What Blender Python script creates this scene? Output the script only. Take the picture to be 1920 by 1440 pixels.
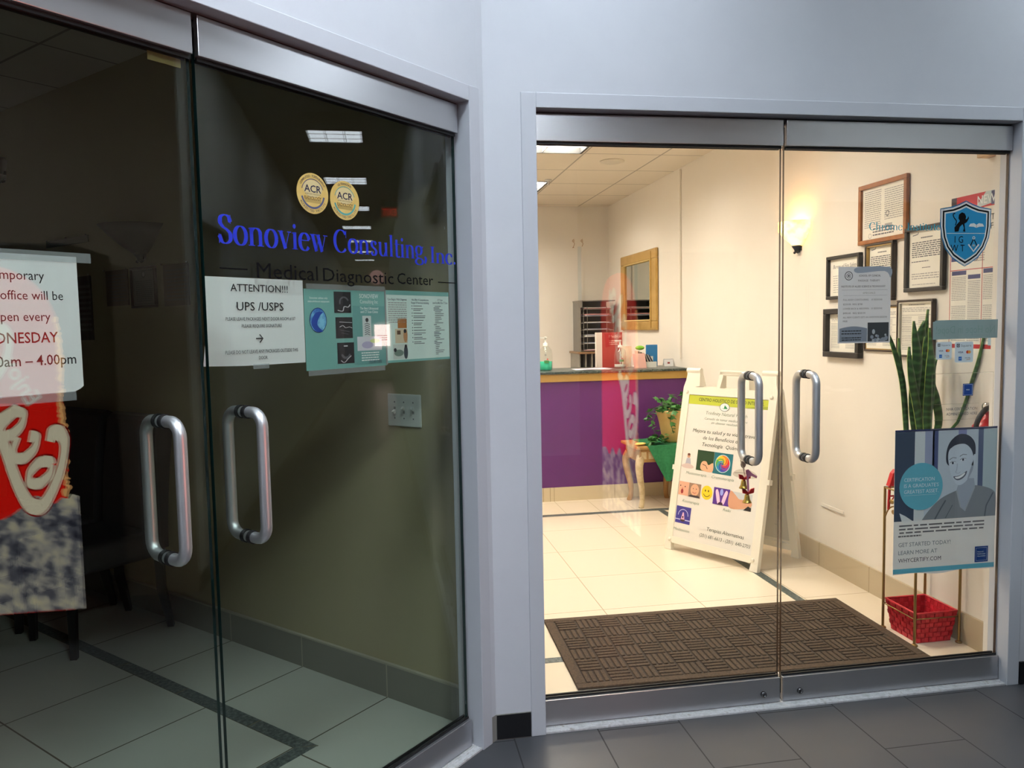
import bpy, bmesh, math, random
from mathutils import Vector, Matrix
from math import sin, cos, pi, radians, sqrt, atan2

for o in list(bpy.data.objects):
    bpy.data.objects.remove(o)
SC = bpy.context.scene
COL = SC.collection
S2 = sqrt(.5)

# ------------------------------------------------------------------ camera, world, exposure
CAMH, FPX = 1.42, 1458.2
YAW, PIT, ROL = radians(9.457), radians(4.237), radians(-1.092)
_F = Vector((sin(YAW), cos(YAW), 0)); _R = Vector((cos(YAW), -sin(YAW), 0)); _U = Vector((0, 0, 1))
F2 = _F*cos(PIT) - _U*sin(PIT); U2 = _U*cos(PIT) + _F*sin(PIT)
R3 = _R*cos(ROL) + U2*sin(ROL); U3 = U2*cos(ROL) - _R*sin(ROL)
cd = bpy.data.cameras.new('camera')
cam = bpy.data.objects.new('camera', cd); COL.objects.link(cam)
cd.sensor_fit = 'HORIZONTAL'; cd.sensor_width = 36; cd.lens = FPX/1920*36; cd.clip_start = .02; cd.clip_end = 80
cam.matrix_world = Matrix(((R3.x, U3.x, -F2.x, 0), (R3.y, U3.y, -F2.y, 0), (R3.z, U3.z, -F2.z, CAMH), (0, 0, 0, 1)))
SC.camera = cam
wd = bpy.data.worlds.new('world'); SC.world = wd; wd.use_nodes = True
wd.node_tree.nodes['Background'].inputs[0].default_value = (.6, .65, .7, 1)
wd.node_tree.nodes['Background'].inputs[1].default_value = 0.0
SC.view_settings.view_transform = 'Standard'; SC.view_settings.look = 'None'
SC.view_settings.exposure = 0.0; SC.view_settings.gamma = 1.0; SC.view_settings.use_curve_mapping = False
SC.cycles.max_bounces = 10; SC.cycles.transparent_max_bounces = 24; SC.cycles.diffuse_bounces = 5
SC.cycles.glossy_bounces = 5; SC.cycles.sample_clamp_indirect = 6.0
SC.cycles.caustics_reflective = False; SC.cycles.caustics_refractive = False
# strengths of the place's lamps and the added foyer ones (used by their builders further down)
HALL_LIGHT, NEAR_LIGHT, FOYER_LIGHT, ROOM_LIGHT, SCONCE_LIGHT, SIGN_LIGHT = 8.0, 25.0, 53.0, 48.0, 14.0, 4.9

# ------------------------------------------------------------------ helpers
def lin(c):
    c = c/255
    return c/12.92 if c <= .04045 else ((c+.055)/1.055)**2.4
def rgb(r, g, b): return (lin(r), lin(g), lin(b), 1)
MATS = {}
def mat(name, c, rough=.6, metal=0, spec=.5, emit=None, es=0, alpha=1, trans=0, ior=1.45, coat=0):
    if name in MATS: return MATS[name]
    m = bpy.data.materials.new(name); m.use_nodes = True
    b = m.node_tree.nodes['Principled BSDF']
    b.inputs['Base Color'].default_value = rgb(*c); b.inputs['Roughness'].default_value = rough
    b.inputs['Metallic'].default_value = metal; b.inputs['Specular IOR Level'].default_value = spec
    b.inputs['IOR'].default_value = ior; b.inputs['Transmission Weight'].default_value = trans
    b.inputs['Alpha'].default_value = alpha; b.inputs['Coat Weight'].default_value = coat
    if emit:
        b.inputs['Emission Color'].default_value = rgb(*emit); b.inputs['Emission Strength'].default_value = es
    MATS[name] = m
    return m
def nt(m): return m.node_tree.nodes, m.node_tree.links
def bs(m): return m.node_tree.nodes['Principled BSDF']
def math_(m, op, a, b=None, clamp=False):
    N, L = nt(m); n = N.new('ShaderNodeMath'); n.operation = op; n.use_clamp = clamp
    for i, v in enumerate((a, b)):
        if v is None: continue
        if isinstance(v, (int, float)): n.inputs[i].default_value = v
        else: L.new(v, n.inputs[i])
    return n.outputs[0]
def coord(m):
    N, L = nt(m); t = N.new('ShaderNodeTexCoord'); s = N.new('ShaderNodeSeparateXYZ'); L.new(t.outputs['Object'], s.inputs[0])
    return t.outputs['Object'], s.outputs
def noise(m, vec, scale, detail=4, rough=.55):
    N, L = nt(m); n = N.new('ShaderNodeTexNoise'); n.inputs['Scale'].default_value = scale
    n.inputs['Detail'].default_value = detail; n.inputs['Roughness'].default_value = rough
    if vec is not None: L.new(vec, n.inputs['Vector'])
    return n.outputs['Fac']
def ramp(m, fac, stops):
    N, L = nt(m); r = N.new('ShaderNodeValToRGB'); L.new(fac, r.inputs[0]); e = r.color_ramp.elements
    while len(e) < len(stops): e.new(.5)
    for i, (p, c) in enumerate(stops): e[i].position = p; e[i].color = rgb(*c)
    return r.outputs[0]
def mixc(m, fac, a, b):
    N, L = nt(m); n = N.new('ShaderNodeMix'); n.data_type = 'RGBA'
    if isinstance(fac, (int, float)): n.inputs[0].default_value = fac
    else: L.new(fac, n.inputs[0])
    for i, v in ((6, a), (7, b)):
        if isinstance(v, tuple): n.inputs[i].default_value = v
        else: L.new(v, n.inputs[i])
    return n.outputs[2]
def bump(m, h, strength=.2, dist=.002):
    N, L = nt(m); b = N.new('ShaderNodeBump'); b.inputs['Strength'].default_value = strength; b.inputs['Distance'].default_value = dist
    L.new(h, b.inputs['Height']); L.new(b.outputs[0], bs(m).inputs['Normal'])
def linemask(m, c, pitch, off, width):
    # 1 on a grout line of the given width
    a = math_(m, 'SUBTRACT', c, off - pitch/2); a = math_(m, 'DIVIDE', a, pitch); a = math_(m, 'FRACT', a)
    a = math_(m, 'SUBTRACT', a, .5); a = math_(m, 'ABSOLUTE', a)
    return math_(m, 'LESS_THAN', a, width/2/pitch)
def tiles(name, c, c2, grout, xp, xo, yp, yo, gw=.004, rough=.25, nscale=3.0, stag=None, spec=.5):
    m = mat(name, c, rough, spec=spec); v, (x, y, z) = coord(m); N, L = nt(m)
    lx = linemask(m, x, xp, xo, gw)
    if stag is not None:
        k = math_(m, 'FLOOR', math_(m, 'DIVIDE', math_(m, 'SUBTRACT', x, xo), xp))
        k = math_(m, 'MODULO', math_(m, 'ADD', k, 40), 2.0)
        y = math_(m, 'ADD', y, math_(m, 'MULTIPLY', k, stag))
    ly = linemask(m, y, yp, yo, gw)
    g = math_(m, 'MAXIMUM', lx, ly)
    base = mixc(m, noise(m, v, nscale, 6), rgb(*c), rgb(*c2))
    L.new(mixc(m, g, base, rgb(*grout)), bs(m).inputs['Base Color'])
    L.new(math_(m, 'ADD', rough, math_(m, 'MULTIPLY', g, .4)), bs(m).inputs['Roughness'])
    bump(m, math_(m, 'SUBTRACT', 1.0, g), .3, .001)
    return m
def mottled(name, stops, scale, rough=.5, metal=0, b=0, spec=.5):
    m = mat(name, stops[0][1], rough, metal, spec=spec); v, _ = coord(m); N, L = nt(m)
    f = noise(m, v, scale, 6, .65)
    L.new(ramp(m, f, stops), bs(m).inputs['Base Color'])
    if b: bump(m, f, b, .002)
    return m

class MB:
    def __init__(s): s.v = []; s.f = []; s.m = []; s.sm = []; s.mats = []
    def mi(s, m):
        if m not in s.mats: s.mats.append(m)
        return s.mats.index(m)
    def add(s, vs, fs, m, smooth=False, X=None):
        k = len(s.v)
        s.v += [tuple(X @ Vector(p)) if X is not None else tuple(p) for p in vs]
        i = s.mi(m)
        for f in fs: s.f.append([a+k for a in f]); s.m.append(i); s.sm.append(smooth)
    def box(s, x0, x1, y0, y1, z0, z1, m, X=None, faces=None):
        vs = [(x0,y0,z0),(x1,y0,z0),(x1,y1,z0),(x0,y1,z0),(x0,y0,z1),(x1,y0,z1),(x1,y1,z1),(x0,y1,z1)]
        s.add(vs, [(0,3,2,1),(4,5,6,7),(0,1,5,4),(1,2,6,5),(2,3,7,6),(3,0,4,7)], m, X=X)
    def bbox(s, x0, x1, y0, y1, z0, z1, m, r=.004, X=None):
        # box with its upright and level edges chamfered
        b = bmesh.new(); bmesh.ops.create_cube(b, size=1)
        for v in b.verts: v.co = Vector(((x0+x1)/2+v.co.x*(x1-x0), (y0+y1)/2+v.co.y*(y1-y0), (z0+z1)/2+v.co.z*(z1-z0)))
        bmesh.ops.bevel(b, geom=b.edges[:], offset=min(r, .45*min(x1-x0, y1-y0, z1-z0)), segments=2, affect='EDGES', profile=.5)
        s.bm(b, m, X=X)
    def bm(s, b, m, smooth=False, X=None):
        b.verts.index_update()
        s.add([v.co[:] for v in b.verts], [[v.index for v in f.verts] for f in b.faces], m, smooth, X); b.free()
    def flat(s, pts, y, m):                       # polygon in the upright plane, facing -y; pts are (x, z)
        a = sum(pts[i][0]*pts[(i+1) % len(pts)][1]-pts[(i+1) % len(pts)][0]*pts[i][1] for i in range(len(pts)))
        if a < 0: pts = pts[::-1]
        s.add([(p[0], y, p[1]) for p in pts], [list(range(len(pts)))], m)
    def rect(s, x0, x1, z0, z1, y, m): s.flat([(x0,z0),(x1,z0),(x1,z1),(x0,z1)], y, m)
    def disc(s, x, z, r, y, m, rz=None, n=40): s.flat([(x+r*cos(2*pi*i/n), z+(rz or r)*sin(2*pi*i/n)) for i in range(n)], y, m)
    def ring(s, x, z, r0, r1, y, m, a0=0, a1=360, n=48, kz=1):
        P = [radians(a0+(a1-a0)*i/n) for i in range(n+1)]
        vs = [(x+r*cos(a), y, z+kz*r*sin(a)) for a in P for r in (r0, r1)]
        s.add(vs, [(2*i, 2*i+1, 2*i+3, 2*i+2) for i in range(n)], m)
    def prism(s, pts, z0, z1, m, X=None):         # plan polygon (x, y) extruded upwards
        n = len(pts); a = sum(pts[i][0]*pts[(i+1) % n][1]-pts[(i+1) % n][0]*pts[i][1] for i in range(n))
        if a < 0: pts = pts[::-1]
        vs = [(p[0], p[1], z0) for p in pts]+[(p[0], p[1], z1) for p in pts]
        s.add(vs, [list(range(n))[::-1], list(range(n, 2*n))]+[(i, (i+1) % n, n+(i+1) % n, n+i) for i in range(n)], m, X=X)
    def slab(s, pts, y0, y1, m, X=None):          # upright polygon (x, z) extruded along y
        n = len(pts); a = sum(pts[i][0]*pts[(i+1) % n][1]-pts[(i+1) % n][0]*pts[i][1] for i in range(n))
        if a < 0: pts = pts[::-1]
        vs = [(p[0], y0, p[1]) for p in pts]+[(p[0], y1, p[1]) for p in pts]
        s.add(vs, [list(range(n)), list(range(n, 2*n))[::-1]]+[((i+1) % n, i, n+i, n+(i+1) % n) for i in range(n)], m, X=X)
    def tube(s, path, r, m, n=10, smooth=True, X=None, caps=True):
        P = [Vector(p) for p in path]; R = r if isinstance(r, (list, tuple)) else [r]*len(P)
        vs = []; up = None
        for i, p in enumerate(P):
            t = (P[min(i+1, len(P)-1)]-P[max(i-1, 0)]).normalized()
            if up is None:
                up = Vector((0, 0, 1)) if abs(t.z) < .9 else Vector((1, 0, 0))
            a = (up - t*up.dot(t)).normalized(); b = t.cross(a); up = a
            vs += [p + (a*cos(2*pi*k/n) + b*sin(2*pi*k/n))*R[i] for k in range(n)]
        fs = [(i*n+k, i*n+(k+1) % n, (i+1)*n+(k+1) % n, (i+1)*n+k) for i in range(len(P)-1) for k in range(n)]
        s.add(vs, fs, m, smooth, X)
        if caps: s.add(vs[:n], [list(range(n))[::-1]], m, X=X); s.add(vs[-n:], [list(range(n))], m, X=X)
    def lathe(s, prof, m, x=0, y=0, z=0, n=28, smooth=True, a0=0, a1=360, X=None):
        full = a1-a0 >= 360; k = n if full else n+1
        A = [radians(a0+(a1-a0)*i/n) for i in range(k)]
        vs = [(x+r*cos(a), y+r*sin(a), z+h) for r, h in prof for a in A]
        fs = [(j*k+i, j*k+(i+1) % k, (j+1)*k+(i+1) % k, (j+1)*k+i) for j in range(len(prof)-1) for i in range(n)]
        s.add(vs, fs, m, smooth, X)
    def ball(s, c, r, m, n=14, k=8, sc=(1, 1, 1)):
        prof = [(r*sin(pi*i/k), -r*cos(pi*i/k)) for i in range(k+1)]
        X = Matrix.Translation(c) @ Matrix.Diagonal((sc[0], sc[1], sc[2], 1))
        s.lathe(prof, m, n=n, X=X)
    def stroke(s, pts, w, y, m, thin=None, ang=0, X2=None):
        # flat ribbon lettering stroke; thick where the pen runs across its nib angle
        n = len(pts); V = []
        for i, p in enumerate(pts):
            a = pts[max(i-1, 0)]; b = pts[min(i+1, n-1)]; dx, dz = b[0]-a[0], b[1]-a[1]; l = math.hypot(dx, dz) or 1
            th = atan2(dz, dx)
            ww = w if thin is None else thin+(w-thin)*abs(sin(th-ang))**1.3
            nx, nz = -dz/l*ww/2, dx/l*ww/2
            V += [(p[0]+nx, p[1]+nz), (p[0]-nx, p[1]-nz)]
        if X2: V = [X2(*q) for q in V]
        s.add([(q[0], y, q[1]) for q in V], [(2*i, 2*i+1, 2*i+3, 2*i+2) for i in range(n-1)], m)
    def build(s, name, parent=None, loc=None, rotz=0):
        me = bpy.data.meshes.new(name); me.from_pydata(s.v, [], s.f); me.update()
        for m in s.mats: me.materials.append(m)
        me.polygons.foreach_set('material_index', s.m); me.polygons.foreach_set('use_smooth', s.sm)
        o = bpy.data.objects.new(name, me); COL.objects.link(o)
        if parent: o.parent = parent
        if loc is not None: o.location = loc; o.rotation_euler = (0, 0, rotz)
        return o
def cat_rom(P, k=6, closed=False):
    out = []; n = len(P)
    rng = range(n if closed else n-1)
    for i in rng:
        g = (lambda j: P[j % n]) if closed else (lambda j: P[min(max(j, 0), n-1)])
        a, b, c, d = g(i-1), g(i), g(i+1), g(i+2)
        for t in range(k):
            t /= k
            out.append(tuple(.5*(2*b[q]+(c[q]-a[q])*t+(2*a[q]-5*b[q]+4*c[q]-d[q])*t*t+(3*b[q]-a[q]-3*c[q]+d[q])*t**3) for q in range(len(b))))
    out.append(P[0] if closed else P[-1])
    return [tuple(p) for p in out]
def thing(name, label, cat, loc=(0, 0, 0), rotz=0, group=None, kind=None):
    o = bpy.data.objects.new(name, None); COL.objects.link(o); o.empty_display_size = .05
    o.location = loc; o.rotation_euler = (0, 0, rotz); tag(o, label, cat, group, kind)
    return o
def tag(o, label=None, cat=None, group=None, kind=None):
    if label: o['label'] = label
    if cat: o['category'] = cat
    if group: o['group'] = group
    if kind: o['kind'] = kind
    return o
def struct(name, mb, loc=None, rotz=0, label=None):
    o = mb.build(name, None, loc or (0, 0, 0), rotz); o['kind'] = 'structure'
    if label: o['label'] = label
    return o
def copy_tree(o, parent=None):
    c = o.copy(); COL.objects.link(c)
    if parent: c.parent = parent
    for ch in list(o.children): copy_tree(ch, c)
    return c
_TX = {}
def text(mb, s, x, z, h, m, y=-.0006, align='L', w=None, sx=1.0, shear=0, bold=0, rot=0, flip=False):
    key = (s, shear, bold)
    if key not in _TX:
        c = bpy.data.curves.new('t', 'FONT'); c.body = s; c.resolution_u = 2; c.shear = shear; c.offset = bold
        o = bpy.data.objects.new('t', c); me = o.to_mesh()
        _TX[key] = ([v.co[:2] for v in me.vertices], [list(p.vertices) for p in me.polygons])
        o.to_mesh_clear(); bpy.data.objects.remove(o); bpy.data.curves.remove(c)
    V, Fs = _TX[key]
    if not V: return
    k = h/.73; x0 = min(v[0] for v in V); x1 = max(v[0] for v in V)
    if w: sx = w/((x1-x0)*k)
    W = (x1-x0)*k*sx; off = {'L': 0, 'C': -W/2, 'R': -W}[align]
    cr, sr = cos(rot), sin(rot); pts = []
    for v in V:
        a, b = (v[0]-x0)*k*sx+off, v[1]*k
        if flip: a = -a
        pts.append((x+a*cr-b*sr, y, z+a*sr+b*cr))
    mb.add(pts, [f[::-1] if flip else f for f in Fs], m)
def arctext(mb, s, x, z, r, h, m, y, mid=90, step=None, inside=False):
    step = step or degrees_(h*.78/r)
    n = len(s)
    for i, ch in enumerate(s):
        if ch == ' ': continue
        k = (i-(n-1)/2)*step
        a = radians(mid-k if not inside else mid+k)
        rr = r if not inside else r+h
        text(mb, ch, x+rr*cos(a), z+rr*sin(a), h, m, y, 'C', rot=a-pi/2 if not inside else a+pi/2)
def degrees_(a): return a*180/pi
def greek(mb, x0, x1, z1, z0, n, m, seed=1, y=-.0006, fill=.45, last=1.0):
    rnd = random.Random(seed); p = (z1-z0)/n
    for i in range(n):
        z = z1-p*(i+.5); x = x0+rnd.random()*.02*(x1-x0); e = x1 if i < n-1 else x0+(x1-x0)*last
        while x < e-.02*(x1-x0):
            w = (x1-x0)*rnd.uniform(.05, .16); w = min(w, e-x)
            mb.rect(x, x+w, z-p*fill/2, z+p*fill/2, y, m); x += w+(x1-x0)*.02

# ------------------------------------------------------------------ materials
WALLW = mottled('corridor wall paint', [(.3, (194, 197, 204)), (.7, (200, 203, 209))], 2.5, .55)
ALU = mat('brushed aluminium', (186, 186, 189), .30, .88)
ALUP = mat('painted frame', (190, 193, 200), .5, .03)
STEEL = mat('brushed steel', (205, 206, 208), .40, .9)
CHROME = mat('chrome', (200, 200, 200), .12, 1)
BLACKR = mat('black rubber', (14, 14, 15), .5)
BLACK = mat('black ink', (22, 22, 26), .7)
INK2 = mat('grey ink', (104, 104, 108), .8)
INK3 = mat('light grey ink', (164, 163, 160), .8)
WHITE = mat('white paper', (232, 234, 236), .75)
WARMP = mat('ivory paper', (232, 228, 216), .75)
WALLR = mottled('reception wall paint', [(.3, (226, 219, 208)), (.7, (231, 225, 215))], 1.7, .65)
WALLD = mottled('dark room wall paint', [(.3, (166, 156, 122)), (.7, (171, 161, 127))], 1.7, .65)
DARKIN = mat('fixture housing', (60, 60, 60), .6)
def glass_mat(name, tint, r0=.04):
    m = bpy.data.materials.new(name); m.use_nodes = True; N, L = nt(m); N.clear()
    out = N.new('ShaderNodeOutputMaterial'); mx = N.new('ShaderNodeMixShader'); tr = N.new('ShaderNodeBsdfTransparent'); gl = N.new('ShaderNodeBsdfGlossy')
    gl.inputs['Roughness'].default_value = 0.0; gl.inputs['Color'].default_value = (1, 1, 1, 1); tr.inputs[0].default_value = (*tint, 1)
    g = N.new('ShaderNodeNewGeometry'); d = N.new('ShaderNodeVectorMath'); d.operation = 'DOT_PRODUCT'
    L.new(g.outputs['Incoming'], d.inputs[0]); L.new(g.outputs['Normal'], d.inputs[1])
    c = math_(m, 'ABSOLUTE', d.outputs['Value']); c = math_(m, 'SUBTRACT', 1.0, c, True); c = math_(m, 'POWER', c, 5.0)
    c = math_(m, 'MULTIPLY', c, 1-r0); c = math_(m, 'ADD', c, r0, True)
    L.new(c, mx.inputs[0]); L.new(tr.outputs[0], mx.inputs[1]); L.new(gl.outputs[0], mx.inputs[2]); L.new(mx.outputs[0], out.inputs[0])
    return m
GLASS = glass_mat('clear glass', (.982, .992, .988))
GLASSL = glass_mat('tinted glass', (.925, .955, .925))
GEDGE = mat('glass edge', (10, 42, 40), .2)
GEDGER = mat('clear glass edge', (70, 52, 38), .2)
CLEAR = glass_mat('clear plastic', (.985, .985, .985), .05)
TAPE = bpy.data.materials.new('clear tape'); TAPE.use_nodes = True
def film(m, col, op, rough=.3):
    N, L = nt(m); N.clear(); out = N.new('ShaderNodeOutputMaterial'); mx = N.new('ShaderNodeMixShader'); tr = N.new('ShaderNodeBsdfTransparent'); df = N.new('ShaderNodeBsdfDiffuse')
    df.inputs[0].default_value = rgb(*col); mx.inputs[0].default_value = op
    L.new(tr.outputs[0], mx.inputs[1]); L.new(df.outputs[0], mx.inputs[2]); L.new(mx.outputs[0], out.inputs[0])
    return m
film(TAPE, (190, 195, 200), .25)
def new(name): m = bpy.data.materials.new(name); m.use_nodes = True; return m
YTAPE = film(new('yellow film'), (190, 180, 120), .5)
SHIELDB = film(new('blue vinyl film'), (20, 150, 200), .86)
SHIELDR = film(new('dark blue vinyl film'), (40, 110, 150), .8)
TEALV = film(new('teal vinyl film'), (60, 160, 180), .8)
SLEEVE = film(new('plastic sleeve'), (170, 165, 155), .18)
FAINT = film(new('frosted film'), (165, 185, 182), .93)
def emis(name, c, s):
    m = bpy.data.materials.new(name); m.use_nodes = True; N, L = nt(m); N.clear()
    o = N.new('ShaderNodeOutputMaterial'); e = N.new('ShaderNodeEmission'); e.inputs[0].default_value = rgb(*c); e.inputs[1].default_value = s
    L.new(e.outputs[0], o.inputs[0]); return m
E_HALL = emis('corridor diffuser', (236, 244, 255), HALL_LIGHT)
E_FOYER = emis('foyer diffuser', (228, 241, 251), FOYER_LIGHT)
E_NEAR = emis('near corridor diffuser', (230, 242, 252), NEAR_LIGHT)
E_SIDE = emis('side corridor diffuser', (230, 242, 252), NEAR_LIGHT*1.0)
E_REAR_FILL = emis('rear fill diffuser', (230, 240, 248), FOYER_LIGHT*2.3)  # added lamp, lifts the depth of the unlit room
E_ROOM = emis('reception diffuser', (255, 243, 226), ROOM_LIGHT)
E_RED = emis('exit letters', (255, 40, 30), 2.2)
GRANITE = mottled('dark granite', [(.35, (24, 34, 34)), (.5, (52, 64, 62)), (.62, (104, 112, 108))], 90, .3)
STRIPE = mottled('stone stripe', [(.35, (46, 56, 56)), (.5, (78, 88, 86)), (.65, (116, 122, 118))], 70, .35)
GOLD = mat('gold paint', (176, 140, 62), .38, .45)
BRASS = mat('brass wire', (150, 122, 74), .35, .8)
RED = mat('red paint', (190, 18, 28), .4)
WOOD = mottled('honey wood', [(.3, (140, 86, 40)), (.7, (168, 110, 58))], 14, .4)
DKWOOD = mat('black frame wood', (26, 23, 22), .35)

# ------------------------------------------------------------------ frames of reference
OX, OY = .294, 2.505                                     # the left storefront's own corner
def lsw(u, d, z=0): return (OX+S2*u-S2*d, OY+S2*u+S2*d, z)
LROT, WROT, LWROT = pi/4, -pi/2, -pi/4                    # facing the left storefront, the right wall, the dark room's side wall
XW, ZC = 2.48, 2.70
HC = 3.15                                                 # corridor ceiling

# ------------------------------------------------------------------ the setting
def holed(mb, x0, x1, y0, y1, z0, z1, holes, m):
    xs = sorted({x0, x1, *[h[0] for h in holes], *[h[1] for h in holes]}); ys = sorted({y0, y1, *[h[2] for h in holes], *[h[3] for h in holes]})
    for i in range(len(xs)-1):
        for j in range(len(ys)-1):
            cx, cy = (xs[i]+xs[i+1])/2, (ys[j]+ys[j+1])/2
            if not any(h[0] < cx < h[1] and h[2] < cy < h[3] for h in holes): mb.box(xs[i], xs[i+1], ys[j], ys[j+1], z0, z1, m)

# corridor floor
FLC = tiles('slate floor tile', (62, 64, 69), (74, 74, 75), (42, 42, 44), .2985, .41, .597, 2.247, .005, .36, 5.0, .2985)
b = MB()
b.prism([(-2.2, .0), (-2.2, -3.2), (2.25, -3.2), (2.25, 1.25), (20.2, 1.25), (20.2, 2.60), (.30, 2.60), (-.02, 2.28), (-1.9, .38)], -.1, 0, FLC)
struct('floor', b, label='dark grey slate tile floor of the corridor')
# reception floor in the pieces its border strip makes
FLR = tiles('cream porcelain tile', (226, 212, 188), (231, 218, 196), (158, 140, 112), .508, 1.051, .507, 5.19, .005, .16, 1.5)
FLR2 = tiles('cream porcelain border', (226, 212, 188), (231, 218, 196), (158, 140, 112), .5, 2.6, .47, 4.08, .005, .16, 1.5)
FLR3 = tiles('cream porcelain rear', (226, 212, 188), (231, 218, 196), (158, 140, 112), .27, 1.34, .9, 5.1, .005, .16, 1.5)
b = MB(); b.box(.35, 2.04, 3.17, 5.58, -.1, 0, FLR); b.box(.35, 2.04, 2.60, 3.12, -.1, 0, FLR); b.box(2.09, XW, 2.60, 5.58, -.1, 0, FLR2); b.box(.35, XW, 5.645, 8.29, -.1, 0, FLR3)
b.box(2.04, 2.09, 2.6, 3.12, -.1, 0, FLR2)
struct('floor', b, label='cream porcelain tile floor of the lit reception')
b = MB(); b.box(.35, 2.09, 3.12, 3.17, -.1, .0004, STRIPE); b.box(2.04, 2.09, 3.17, 5.58, -.1, .0004, STRIPE); b.box(.35, XW, 5.58, 5.645, -.1, .0004, STRIPE)
struct('trim_1', b, label='dark stone border strip in the cream floor')
# dark room floor (its own axes)
FLD = tiles('grey porcelain tile', (180, 183, 173), (186, 188, 178), (88, 84, 68), .49, -.835, .51, 1.06, .006, .3, 1.5)
FLD2 = tiles('grey porcelain border', (180, 183, 173), (186, 188, 178), (88, 84, 68), .9, -.8, .498, 1.036, .006, .3, 1.5)
FLD3 = tiles('grey porcelain front', (180, 183, 173), (186, 188, 178), (88, 84, 68), .49, -.36, .9, -.3, .006, .3, 1.5)
b = MB(); b.box(-4, -.345, .545, 7, -.1, 0, FLD); b.box(-.29, .106, .49, 7, -.1, 0, FLD2); b.box(-4, .106, .035, .49, -.1, 0, FLD3)
struct('floor', b, (OX, OY, 0), LROT, 'grey porcelain tile floor of the unlit room')
b = MB(); GAPM = mat('pale grout', (120, 116, 98), .8)
b.prism([(-.345, .545), (-.29, .49), (-.29, 7), (-.345, 7)], -.1, .0004, STRIPE); b.prism([(-.345, .545), (-4, .545), (-4, .49), (-.29, .49)], -.1, .0004, STRIPE)
for d in (.80, 1.26, 1.70, 2.2): b.box(-.345, -.29, d, d+.006, 0, .0008, GAPM)
b.prism([(-.347, .549), (-.343, .545), (-.288, .49), (-.292, .486)], 0, .0008, GAPM)
struct('trim_2', b, (OX, OY, 0), LROT, 'dark stone border strip in the grey floor')

# ceilings and their troffers
def ceil_tiles(name, c, p, xo, yo): return tiles(name, c, tuple(int(a*.98) for a in c), tuple(int(a*.72) for a in c), p, xo, p, yo, .014, .85, 40)
CT1 = ceil_tiles('corridor ceiling tile', (120, 121, 120), .607, .95, 1.66)
CT2 = ceil_tiles('reception ceiling tile', (222, 212, 196), .605, 1.54, 5.76)
CT3 = ceil_tiles('dark room ceiling tile', (205, 204, 196), .61, -.25, 2.27)
HALLX = [.50+2.13*k for k in range(9)]
holes = [(x, x+.50, 1.69, 2.19) for x in HALLX]
FOY = [(-1.55, -.95, -.10, .50), (-.18, .32, 1.13, 1.63), (.55, 1.15, -.75, -.15)]  # last two are unseen, added to brighten the dark doors and their room
b = MB(); holed(b, -2.3, 20.2, -3.2, 2.62, HC, HC+.1, holes+FOY, CT1)
struct('ceiling', b, label='corridor ceiling of square tiles')
RT = [(.62, 1.52, 5.20, 5.76), (.62, 1.52, 6.88, 7.42), (.62, 1.52, 3.55, 4.11)]
b = MB(); holed(b, .30, XW+.05, 2.6, 8.35, ZC, ZC+.1, RT, CT2)
struct('ceiling', b, label='warm lit reception ceiling of square tiles')
b = MB(); b.box(-4.1, .15, .06, 7.1, 2.74, 2.84, CT3)
struct('ceiling', b, (OX, OY, 0), LROT, 'dim ceiling of the unlit room')
LOUV = mat('louvre', (225, 225, 225), .4)
def troffer(h, z, em, label, cat, group, depth=.045, bars=2):
    t = thing('ceiling_light', label, cat, ((h[0]+h[1])/2, (h[2]+h[3])/2, z), 0, group)
    w, d = (h[1]-h[0])/2, (h[3]-h[2])/2
    f = MB()
    for a in ((-w, w, -d, -d+.018), (-w, w, d-.018, d), (-w, -w+.018, -d+.018, d-.018), (w-.018, w, -d+.018, d-.018)): f.box(a[0], a[1], a[2], a[3], -.004, depth+.03, DARKIN)
    f.box(-w, w, -d, d, depth+.03, depth+.05, DARKIN); f.build('housing', t)
    e = MB(); e.box(-w+.018, w-.018, -d+.018, d-.018, depth, depth+.008, em); e.build('diffuser', t)
    g = MB()
    for i in range(1, bars+1):
        x = -w+2*w*i/(bars+1); g.box(x-.004, x+.004, -d+.018, d-.018, .002, depth-.002, LOUV)
        y = -d+2*d*i/(bars+1); g.box(-w+.018, w-.018, y-.004, y+.004, .002, depth-.002, LOUV)
    g.build('louver', t)
    return t
ORD = ['first', 'second', 'third', 'fourth', 'fifth', 'sixth', 'seventh', 'eighth', 'ninth']
for k, x in enumerate(HALLX):
    troffer(holes[k], HC, [E_NEAR, E_SIDE][k] if k < 2 else E_HALL, 'square corridor ceiling light, %s along the corridor counting from the pillar' % ORD[k], 'ceiling light', 'square lights along the corridor ceiling', .008)
for k, h in enumerate(FOY):
    troffer(h, HC, E_REAR_FILL if k == 2 else E_FOYER, 'square foyer ceiling light %s' % ['at the left end of the dark doors', 'added over the seam to brighten the dark doors', 'added behind the viewer to brighten the dark room'][k], 'ceiling light', 'square lights of the foyer ceiling')
for k, h in enumerate(RT):
    troffer(h, ZC, E_ROOM, 'warm reception ceiling light %s' % ['in front of the desk, at top left of the lit room', 'deep behind the reception desk', 'above the door mat, hidden by the top rail'][k], 'ceiling light', 'troffers of the reception ceiling', .06)

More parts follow.
